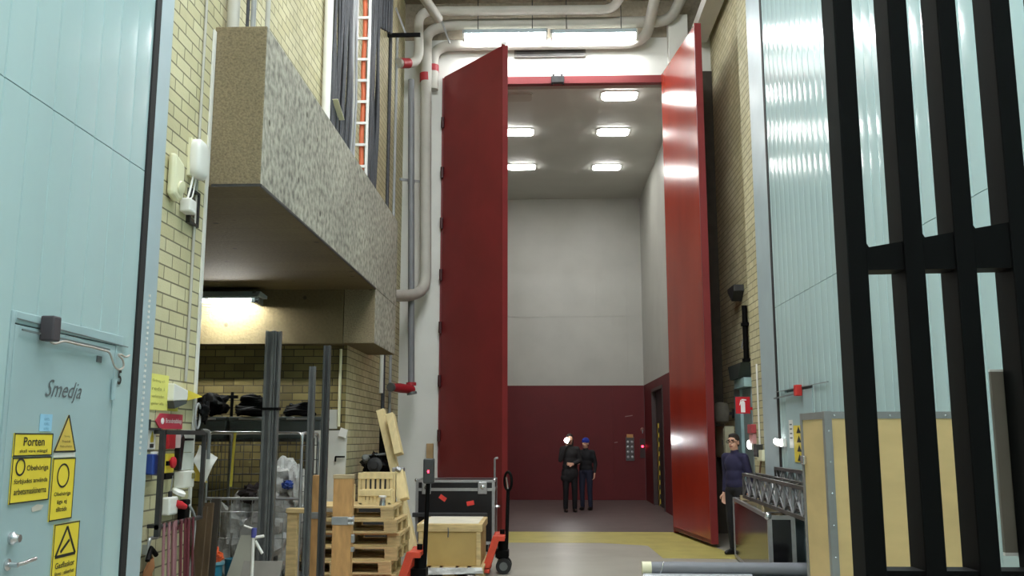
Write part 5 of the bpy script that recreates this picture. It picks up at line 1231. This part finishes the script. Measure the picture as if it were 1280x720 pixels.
obj('switch', [bx(XR - 0.1, XR - 0.02, 12.3, 12.5, a.z - 0.02, a.z + 0.14)], DSTEEL, t, bevel=0.006)
obj('lead', tube(bend([(XR - 0.05, 12.3, a.z - 0.05), (XR - 0.06, 12.4, a.z - 0.25), (XR - 0.03, 12.35, a.z - 0.5)], 0.1), 0.012, 8), mat('brown_lead', (120, 90, 70), 0.6), t, smooth=True)
# signs on the right gate
gx = GXR - 0.008
a, b = atx(993, 532, gx), atx(1005, 580, gx)
t = thing('warning_sign', 'tall yellow sign with black pictograms on the teal gate beside the plywood crate', 'sign', (gx, (a.y + b.y) / 2, b.z))
y0_, y1_ = atx(1006, 550, gx).y, atx(993, 550, gx).y
zt_, zb_ = atx(993, 532, gx).z, atx(1001, 578, gx).z
obj('plate', [bx(gx - 0.005, gx, y0_, y1_, zb_, zt_)], YELLOW, t)
for i in range(4):
    zz = zt_ - (zt_ - zb_) * (i + 0.5) / 4; yy = (y0_ + y1_) / 2
    obj('symbol', [prism([(-0.09, -0.035), (0.09, -0.035), (0.0, 0.04)], (gx - 0.0055, yy, zz), -Yv, Z, 0.001)], INK, t)
a, b = atx(986, 525, gx), atx(992.5, 560, gx)
t = thing('paper_notice', 'narrow white notice left of the yellow sign on the teal gate', 'notice', (gx, a.y, b.z))
obj('sheet', [bx(gx - 0.003, gx, b.y, a.y, b.z, a.z)], WHITEP, t)
obj('print', [bx(gx - 0.0036, gx - 0.003, b.y + 0.03, a.y - 0.03, a.z - 0.06 - 0.05 * i, a.z - 0.045 - 0.05 * i) for i in range(4)], GINK, t)
a = atx(979, 555, GXR)
t = thing('gate_glint', 'small white glint modelled as a glowing strip on the teal gate left of the white notice', 'lamp', tuple(a))  # reflection on the glossy gate, put in as glowing shapes; no lamp here
obj('housing', [bx(GXR - 0.05, GXR - 0.007, a.y - 0.2, a.y + 0.2, a.z - 0.03, a.z + 0.06)], WHITEP, t, bevel=0.006)
obj('glow_spot', [ell((GXR - 0.06, a.y + dy, a.z + dz), (0.02, 0.05, 0.035), 12, 8) for dy, dz in ((-0.12, 0.01), (0.0, 0.02), (0.12, 0.03))], GLARE, t, smooth=True)

# long black case along the wall
cn, cf = atz(960, 645, 0.8), V((2.60, 13.1, 0)); ca = math.atan2(cf.x - cn.x, cf.y - cn.y)
t = thing('long_case', 'long black case with aluminium edges under the trusses on the right', 'case', (cn.x, cn.y, 0), -ca)
k = dict(parent=t, local=True)
W_, L_, H_ = 0.265, 13.1 - cn.y, 0.8
obj('body', [bx(0, W_, 0, L_, 0.03, H_)], BLACKG, **k)
obj('edge_trim', edges(0, W_, 0, L_, 0.03, H_, 0.036, 0.005), ALU, **k)
obj('ball_corner', [ell((0, 0, H_), (0.04, 0.04, 0.04), 12, 8)], CHROME, smooth=True, **k)
for y in (0.3, 1.6, 2.9): obj('foot', [bx(0.03, W_ - 0.03, y - 0.05, y + 0.05, 0, 0.03)], RUBBER, **k)
for y in (0.5, 2.4):
    obj('batten', [bx(0.02, W_ - 0.02, y, y + 0.08, H_ + 0.006, H_ + 0.068)], WOODG, **k)
# lattice trusses
TRM = mat('dark_aluminium_truss', (92, 90, 88), 0.42, 0.6, 0.15, 10)
def truss(label, A, B, w, h, n):
    """A, B: lower left corners of the near and far ends"""
    A, B = V(A), V(B); u = B - A; wx = V((w, 0, 0)); hz = V((0, 0, h))
    t = thing('lattice_truss', label, 'truss', tuple((A + B) / 2), 0, None)
    for o in (V((0, 0, 0)), wx, hz, wx + hz):
        obj('chord', [bar(A + o, B + o, 0.035, 0.035)], TRM, t)
    parts = []
    for s in (V((0, 0, 0)), wx):
        for i in range(n):
            p, q = A + u * (i / n) + s, A + u * ((i + 1) / n) + s
            parts += [bar(p, q + hz, 0.014, 0.014), bar(p + hz, q, 0.014, 0.014)]
            parts.append(bar(q, q + hz, 0.016, 0.016))
    obj('side_bracing', parts, ALU, t)
    parts = []
    for s in (V((0, 0, 0)), hz):
        for i in range(n):
            p, q = A + u * (i / n) + s, A + u * ((i + 1) / n) + s
            parts.append(bar(p, q + wx, 0.014, 0.014))
    obj('cross_bracing', parts, TRM, t)
    for p, nm in ((A, -1), (B, 1)):
        obj('end_frame', [bar(p, p + wx, 0.03, 0.03), bar(p + hz, p + hz + wx, 0.03, 0.03), bar(p, p + hz, 0.03, 0.03), bar(p + wx, p + wx + hz, 0.03, 0.03)], TRM, t)
    return t
truss('dark lattice truss on the long case, nearest the lift opening', (2.34, 8.35, 0.885), (2.50, 11.9, 0.89), 0.17, 0.27, 9)
truss('taller dark lattice truss on the long case, close against the teal gate', (2.60, 8.5, 0.90), (2.755, 11.3, 0.89), 0.03, 0.36, 7)
# stack of grey tubes
D_ = 0.114; R_ = D_ / 2; TB = at(900, 703.5, 9.15).z - 2.732 * D_
tu = (at(803, 708, 9.2).x, 9.2)
rot = -0.02
def gtube(label, x0, x1, y, z, m, capm=None, ring_=False):
    t = thing('grey_tube', label, 'tube', ((x0 + x1) / 2, y, z - R_), rot, 'grey tubes stacked on the floor')
    l = (x1 - x0) / 2; k = dict(parent=t, local=True)
    n = 20
    obj('tube', [lathe((-l, 0, R_), [(R_, 0), (R_, 2 * l), (R_ - 0.008, 2 * l), (R_ - 0.008, 2 * l - 0.2), (0.01, 2 * l - 0.2)], n, (1, 0, 0))], m, smooth=True, **k)
    if capm: obj('end_cap', [cyl((-l - 0.004, 0, R_), (-l + 0.085, 0, R_), R_ * 1.04, n)], capm, smooth=True, **k)
    if ring_:
        obj('sleeve', [cyl((-l + 0.26, 0, R_), (-l + 0.5, 0, R_), R_ * 1.05, n)], PVC, smooth=True, **k)
        obj('wire_tie', tube([(-l + 0.18 + 0.02 * math.sin(a), R_ * 1.05 * math.cos(a), R_ + R_ * 1.05 * math.sin(a)) for a in [2 * PI * j / 20 for j in range(20)]] , 0.006, 6, closed=True), CHROME, smooth=True, **k)
    return t
hy = D_ * math.sqrt(3) / 2
LT = mat('bright_grey_tube', (188, 190, 194), 0.3, 0.3, 0.06)
gtube('grey tube with cream end cap lying on top of the tube stack', tu[0], 2.62, 9.2, TB + R_ + 2 * hy, PVC, CREAMP, True)
gtube('bright grey tube in the middle layer at the front of the tube stack', tu[0] - 0.0, 1.96, 9.2 - R_, TB + R_ + hy, LT)
gtube('grey tube in the middle layer at the back of the tube stack', tu[0] + 0.05, 2.6, 9.2 + R_, TB + R_ + hy, PVC)
for j, nm in ((-1, 'front'), (0, 'middle'), (1, 'back')):
    gtube('grey tube in the bottom layer of the tube stack, %s one' % nm, tu[0] + 0.03, 2.6, 9.2 + j * D_, TB + R_, PVC)
for xx, lab in ((1.25, 'square timber bearer under the grey tubes, at their capped end'), (2.3, 'square timber bearer under the grey tubes, at the crate end')):
    tag(obj('timber_bearer', [bx(xx - 0.05, xx + 0.05, 8.95, 9.45, 0, TB)], WOODG, bevel=0.004), lab, 'timber', 'bearers under the tubes')
# plywood crate
kx0, kx1, ky0, ky1 = at(1031, 516, 5.2).x, 2.36, 5.2, 5.68
kz = at(1031, 515.5, 5.2).z
t = thing('plywood_crate', 'tall pale plywood crate with grey riveted edges behind the black bars', 'crate', ((kx0 + kx1) / 2, 5.44, 0))
obj('body', [bx(kx0, kx1, ky0, ky1, 0.1, kz)], PLY, t)
obj('edge_trim', edges(kx0, kx1, ky0, ky1, 0.1, kz, 0.034, 0.004), mat('grey_edge_strip', (140, 140, 138), 0.45, 0.4), t)
for i in range(9):
    for y, x in ((ky0 - 0.005, kx0 + 0.016),): obj('rivet', [ell((x, y, 0.3 + (kz - 0.4) * i / 8), (0.006, 0.004, 0.006), 8, 6)], CHROME, t, smooth=True)
for i in range(8): obj('rivet', [ell((kx0 + 0.05 + 0.1 * i, ky0 - 0.005, kz - 0.017), (0.006, 0.004, 0.006), 8, 6)], CHROME, t, smooth=True)
c = atx(1005, 575, kx0)
obj('latch', [box((kx0 - 0.012, ky1 - 0.05, c.z), (0.02, 0.07, 0.05))], CHROME, t, bevel=0.005)
for x in (kx0 + 0.1, kx1 - 0.1):
    for y in (ky0 + 0.09, ky1 - 0.09): obj('caster', [cyl((x - 0.018, y, 0.048), (x + 0.018, y, 0.048), 0.048, 14), bx(x - 0.03, x + 0.03, y - 0.03, y + 0.03, 0.085, 0.1)], RUBBER, t)
# black slatted rack close by
t = thing('slatted_rack', 'tall matt black rack of upright bars with a cross rail, very close', 'rack', (0.9, 2.04, 0))
rights = [at(px, 0, 2.0).x for px in (1065, 1133, 1194.5, 1262)]; rights.append(rights[-1] + 0.118)
for xr in rights:
    obj('upright', [bx(xr - 0.043, xr, 2.0, 2.086, 0.06, 3.3)], BLACK, t, bevel=0.003)
z0a, z0b = at(1100, 306, 2.0).z, at(1240, 281, 2.0).z
zlo = at(1110, 340, 2.03).z
xa, xb = rights[0] - 0.02, rights[-1]
sl = (z0b - z0a) / (at(1240, 281, 2.0).x - at(1100, 306, 2.0).x)
zat = lambda x: z0a + sl * (x - at(1100, 306, 2.0).x)
obj('cross_rail', [prism([(xa, zlo), (xb, zlo + 0.006), (xb, zat(xb)), (xa, zat(xa))], (0, 2.066, 0), X, Z, 0.06)], BLACK, t)
for xr in rights[:-1]:
    for zc in (zat(xr),):
        obj('gusset', [prism([(xr - 0.004, zc - 0.01), (xr + 0.012, zc - 0.005), (xr + 0.006, zc + 0.004), (xr, zc + 0.014), (xr - 0.004, zc + 0.02)], (0, 2.05, 0), X, Z, 0.04)], BLACK, t)
zb1 = at(1110, 714, 2.0).z
obj('cross_rail', [bx(xa, xb, 2.005, 2.07, zb1 - 0.09, zb1)], BLACK, t)
obj('cross_rail', [bx(xa, xb, 2.005, 2.07, 3.15, 3.25)], BLACK, t)
obj('foot_beam', [bx(rights[0] - 0.08, rights[-1] + 0.04, 1.98, 2.11, 0, 0.06)], BLACK, t, bevel=0.004)
obj('brace_foot', [bx(rights[0] - 0.04, rights[0], 2.11, 2.6, 0, 0.06)], BLACK, t); obj('brace_foot', [bx(rights[-1] - 0.04, rights[-1], 2.11, 2.6, 0, 0.06)], BLACK, t)
a, b = at(1241, 465, 2.1), at(1262, 690, 2.1)
obj('grey_insert', [bx(rights[3] - 0.068, rights[3] - 0.03, 2.088, 2.098, b.z, a.z)], mat('drab_grey_insert', (112, 106, 94), 0.5), t)
obj('insert_end', [bx(rights[3] - 0.068, rights[3] - 0.03, 2.088, 2.099, a.z, a.z + 0.005), bx(rights[3] - 0.068, rights[3] - 0.03, 2.088, 2.099, b.z - 0.007, b.z)], WHITEP, t)
# ================================================================== PEOPLE
def remesh(name, parts, m, parent, vox, smooth_it=6):
    o = obj(name, parts, m, parent, local=True)
    r = o.modifiers.new('r', 'REMESH'); r.mode = 'VOXEL'; r.voxel_size = vox; r.use_smooth_shade = True
    s = o.modifiers.new('s', 'SMOOTH'); s.iterations = smooth_it; s.factor = 0.5
    dg = bpy.context.evaluated_depsgraph_get()
    me = bpy.data.meshes.new_from_object(o.evaluated_get(dg)); old = o.data
    o.modifiers.clear(); o.data = me; bpy.data.meshes.remove(old); me.name = name
    me.materials.clear()
    for k in (m if isinstance(m, (list, tuple)) else [m]): me.materials.append(k)
    me.polygons.foreach_set('use_smooth', [True] * len(me.polygons))
    return o
def hand(w, d, side, curl=0.5, n=None):
    """w wrist, d pointing direction, side = +1/-1; palm, four fingers and a thumb"""
    w, d = V(w), V(d).normalized(); a = (n if n is not None else V((0, 1, 0)));
    a = (a - d * a.dot(d)).normalized(); b = d.cross(a)   # a: palm normal, b: across
    parts = []
    for q in (-0.024, 0.0, 0.024): parts.append(cap(w + b * q * 0.7, w + d * 0.085 + b * q, 0.017, 0.014, 10))
    for i, (q, l) in enumerate(((-0.030, 0.066), (-0.010, 0.078), (0.011, 0.073), (0.030, 0.058))):
        s = w + d * 0.088 + b * q; e1 = s + d * (l * 0.5) + a * (l * 0.18 * curl); e2 = e1 + d * (l * 0.3) + a * (l * 0.42 * curl); e3 = e2 + d * (l * 0.1) + a * (l * 0.3 * curl)
        parts += [cap(s, e1, 0.0095, 0.009, 8), cap(e1, e2, 0.009, 0.0085, 8), cap(e2, e3, 0.0085, 0.007, 8)]
    s = w + d * 0.03 - b * 0.03 * side; e = s + d * 0.035 - b * 0.028 * side + a * 0.012; e2 = e + d * 0.03 + a * 0.012
    parts += [cap(s, e, 0.012, 0.0105, 8), cap(e, e2, 0.0105, 0.008, 8)]
    return parts
def person(label, loc, rotz, H, arms, legs=None, top=NAVY, bottom=DARKTR, hair=HAIRD, hat=None, glasses=False, coat=False, headturn=0.0, lean=0.0, names=('sweater', 'trousers'), longhair=False, shoulders=0.185):
    t = thing('person', label, 'person', loc, rotz); s = H / 1.75
    k = dict(parent=t, local=True)
    S = lambda p: V(p) * s
    hipz = 0.92
    shL, shR = (-shoulders, 0.0, 1.405), (shoulders, 0.0, 1.405)
    A = {-1: [shL] + arms[0], 1: [shR] + arms[1]}
    lg = legs or {-1: [(-0.09, 0, hipz), (-0.10, -0.02, 0.50), (-0.105, 0.02, 0.09)], 1: [(0.09, 0, hipz), (0.10, -0.02, 0.50), (0.105, 0.02, 0.09)]}
    R = Matrix.Rotation(headturn, 3, 'Z'); hc = V((0, -0.015, 1.625))
    hp = lambda p: hc + R @ V(p)
    body = []
    body += [ell(S((0, 0.005, 1.0)), S((0.155, 0.105, 0.15))), ell(S((0, 0.0, 1.14)), S((0.14, 0.098, 0.18))), ell(S((0, 0.0, 1.30)), S((0.165, 0.11, 0.17)))]
    body += [cap(S((-shoulders + 0.03, 0, 1.41)), S((shoulders - 0.03, 0, 1.41)), 0.055 * s, 0.055 * s), cap(S((0, 0.01, 1.42)), S((0, -0.005, 1.56)), 0.06 * s, 0.053 * s)]
    for q in (-1, 1):
        a0, a1, a2 = [S(p) for p in A[q][:3]]
        body += [cap(a0, a1, 0.05 * s, 0.038 * s), cap(a1, a2, 0.039 * s, 0.026 * s)]
        d = (a2 - a1).normalized(); hd_ = A[q][3] if len(A[q]) > 3 else None
        body += hand(a2 + d * 0.01, V(hd_) if hd_ else d, q, 0.6, V((-q * 0.6, -0.4, 0.1)))
        l0, l1, l2 = [S(p) for p in lg[q]]
        body += [cap(l0, l1, 0.085 * s, 0.056 * s), cap(l1, l1 + (l2 - l1) * 0.35, 0.054 * s, 0.056 * s), cap(l1 + (l2 - l1) * 0.35, l2, 0.056 * s, 0.036 * s), cap(l2 + V((0, 0.02, -0.03)), l2 + V((0, -0.15, -0.055)), 0.035 * s, 0.028 * s)]
    # head
    body += [ell(S(hp((0, 0.01, 0.03))), S((0.076, 0.096, 0.095)), rot=R), ell(S(hp((0, -0.018, -0.045))), S((0.058, 0.072, 0.075)), rot=R), ell(S(hp((0, -0.05, -0.095))), S((0.026, 0.024, 0.022)), rot=R),
             cap(S(hp((0, -0.085, 0.018))), S(hp((0, -0.104, -0.022))), 0.010 * s, 0.015 * s), ell(S(hp((0, -0.083, -0.058))), S((0.026, 0.012, 0.010)), rot=R), cap(S(hp((-0.045, -0.078, 0.03))), S(hp((0.045, -0.078, 0.03))), 0.012 * s, 0.012 * s)]
    for q in (-1, 1): body += [ell(S(hp((q * 0.077, 0.012, -0.01))), S((0.010, 0.02, 0.032)), rot=R)]
    bo = remesh('body', body, [SKIN, HAIRD, LIPS], t, 0.007, 3)
    ey = [S(hp((q * 0.031, -0.088, 0.008))) for q in (-1, 1)]; br = [S(hp((q * 0.032, -0.09, 0.034))) for q in (-1, 1)]; mo = S(hp((0, -0.093, -0.058)))
    for p in bo.data.polygons:
        c = p.center
        if any((c - e).length < 0.012 for e in ey) or any(abs(c.z - e.z) < 0.006 and (c - e).length < 0.022 for e in br): p.material_index = 1
        elif abs(c.z - mo.z) < 0.008 and abs((c - mo).x) < 0.024 and (c - mo).length < 0.03: p.material_index = 2
    # clothing
    g = 0.014
    tp = [ell(S((0, 0.005, 1.02)), S((0.165 + g, 0.112 + g, 0.13))), ell(S((0, 0.0, 1.14)), S((0.150 + g, 0.106 + g, 0.18))), ell(S((0, 0.0, 1.30)), S((0.168 + g, 0.113 + g, 0.17))), cap(S((-shoulders + 0.02, 0, 1.41)), S((shoulders - 0.02, 0, 1.41)), 0.062 * s, 0.062 * s),
          cap(S((0, 0.01, 1.43)), S((0, 0.003, 1.485)), 0.072 * s, 0.066 * s)]
    for q in (-1, 1):
        a0, a1, a2 = [S(p) for p in A[q][:3]]
        tp += [cap(a0, a1, 0.066 * s, 0.052 * s), cap(a1, a1 + (a2 - a1) * 0.9, 0.053 * s, 0.041 * s)]
    if coat: tp += [ell(S((0, 0.01, 0.86)), S((0.20, 0.15, 0.2))), ell(S((-0.06, 0.0, 0.76)), S((0.16, 0.12, 0.12)))]
    remesh(names[0], tp, top, t, 0.012, 5)
    bt = [ell(S((0, 0.005, 0.96)), S((0.165, 0.118, 0.12)))]
    for q in (-1, 1):
        l0, l1, l2 = [S(p) for p in lg[q]]
        bt += [cap(l0, l1, 0.098 * s, 0.07 * s), cap(l1, l2 + V((0, 0, 0.0)), 0.07 * s, 0.056 * s)]
    remesh(names[1], bt, bottom, t, 0.012, 5)
    for q in (-1, 1):
        l2 = S(lg[q][2]); f = V((l2.x, l2.y, 0))
        so, fo = blob((0, 0, 0), (0.048, 0.135, 0.06), 3, 0.0, 1, 18, 12, 0.5)
        remesh('shoe', [([V((f.x + v.x, f.y - 0.05 + v.y, 0.031 + v.z * (1.0 if v.y > 0 else 0.75))) for v in so], fo), cap(f + V((0, 0.02, 0.05)), f + V((0, 0.02, 0.09)), 0.045, 0.042)], SHOE, t, 0.009, 3)
    # hair / hat
    hv = [ell(S(hp((0, 0.018, 0.046))), S((0.083, 0.096, 0.090)), rot=R), ell(S(hp((0, -0.035, 0.095))), S((0.058, 0.045, 0.034)), rot=R), ell(S(hp((0, 0.05, -0.0))), S((0.074, 0.062, 0.085)), rot=R)]
    if longhair: hv += [ell(S(hp((q * 0.06, 0.02, -0.06))), S((0.03, 0.05, 0.12)), rot=R) for q in (-1, 1)]
    remesh('hair', hv, hair, t, 0.008, 3)
    if hat:
        remesh('knit_hat', [ell(S(hp((0, 0.012, 0.065))), S((0.094, 0.108, 0.085)), rot=R), ell(S(hp((0, 0.01, 0.035))), S((0.098, 0.112, 0.035)), rot=R)], hat, t, 0.009, 3)
    if glasses:
        gp = []
        for q in (-1, 1):
            c = S(hp((q * 0.034, -0.106, 0.006)))
            gp.append(tube([c + R @ V((0.026 * math.cos(a), 0, 0.02 * math.sin(a))) for a in [2 * PI * j / 16 for j in range(16)]], 0.003, 6, closed=True))
            gp.append(tube([S(hp((q * 0.06, -0.102, 0.01))), S(hp((q * 0.084, 0.0, 0.008)))], 0.003, 6))
        gp.append(tube([S(hp((-0.008, -0.108, 0.01))), S(hp((0.008, -0.108, 0.01)))], 0.003, 6))
        obj('glasses', gp, BLACK, smooth=True, **k)
    return t
DOWN = [(-0.245, 0.03, 1.13), (-0.25, -0.05, 0.90)], [(0.245, 0.03, 1.13), (0.25, -0.05, 0.90)]
mp = at(918, 560, 13.45)
person('man in navy sweater, dark trousers and glasses standing behind the long black case', (mp.x, 13.45, 0), -0.95, 1.665,
       ([(-0.235, 0.05, 1.13), (-0.235, 0.01, 0.89)], [(0.235, 0.05, 1.13), (0.235, 0.0, 0.89)]), top=NAVY, bottom=DARKTR, glasses=True, headturn=0.25, names=('sweater', 'trousers'), shoulders=0.185)
pa = atz(713, 640, 0)
person('tiny person in black coat inside the lift, holding a flashing camera to the face', (pa.x, pa.y, 0), 0.1, 1.70,
       ([(-0.23, -0.10, 1.16), (-0.10, -0.20, 1.50), (0.25, -0.1, 1.0)], [(0.23, 0.0, 1.14), (0.05, -0.19, 1.07), (-1, -0.2, 0.05)]), top=DJACK, bottom=mat('black_tights', (16, 16, 19), 0.8), coat=True, names=('coat', 'leggings'), longhair=True, shoulders=0.17)
cl = V((pa.x - 0.10, pa.y - 0.25, 1.545)); cl = at(708.5, 551, pa.y - 0.30)
t = thing('camera', 'small camera with its flash firing, held by the person in the lift', 'camera', (cl.x, cl.y, cl.z - 0.04))
obj('camera_body', [box((cl.x, cl.y + 0.02, cl.z - 0.01), (0.12, 0.04, 0.085))], BLACK, t, bevel=0.008)
obj('flash', lathe((cl.x, cl.y, cl.z + 0.01), [(0.055, 0), (0.055, 0.012), (0.04, 0.02)], 18, (0, -1, 0)), FLASH, t)
obj('lens', lathe((cl.x + 0.035, cl.y, cl.z - 0.02), [(0.02, 0), (0.02, 0.03), (0.012, 0.032)], 14, (0, -1, 0)), DSTEEL, t)
pb = atz(733, 637.5, 0)
person('tiny person in blue knit hat and black jacket inside the lift, close beside the photographer', (pb.x, pb.y, 0), -0.35, 1.60,
       ([(-0.24, -0.03, 1.14), (-0.20, -0.22, 1.10), (0.5, -0.3, 0.4)], [(0.24, 0.03, 1.13), (0.245, -0.07, 0.90)]), top=BJACK, bottom=JEANS, hat=BLUEHAT, headturn=-0.3, names=('jacket', 'jeans'), shoulders=0.18)

# ================================================================== WORLD AND VIEW
w = bpy.data.worlds.new('world'); SC.world = w; w.use_nodes = True
w.node_tree.nodes['Background'].inputs[0].default_value = (0.6, 0.62, 0.65, 1)
w.node_tree.nodes['Background'].inputs[1].default_value = 0.15
SC.view_settings.view_transform = 'Standard'
SC.view_settings.look = 'None'
SC.view_settings.gamma = 1.0
SC.view_settings.use_curve_mapping = False
SC.view_settings.exposure = 0.75
SC.cycles.use_denoising = True
SC.cycles.max_bounces = 8
SC.cycles.diffuse_bounces = 5
for o in list(SC.objects):
    if '_w' in o: del o['_w']
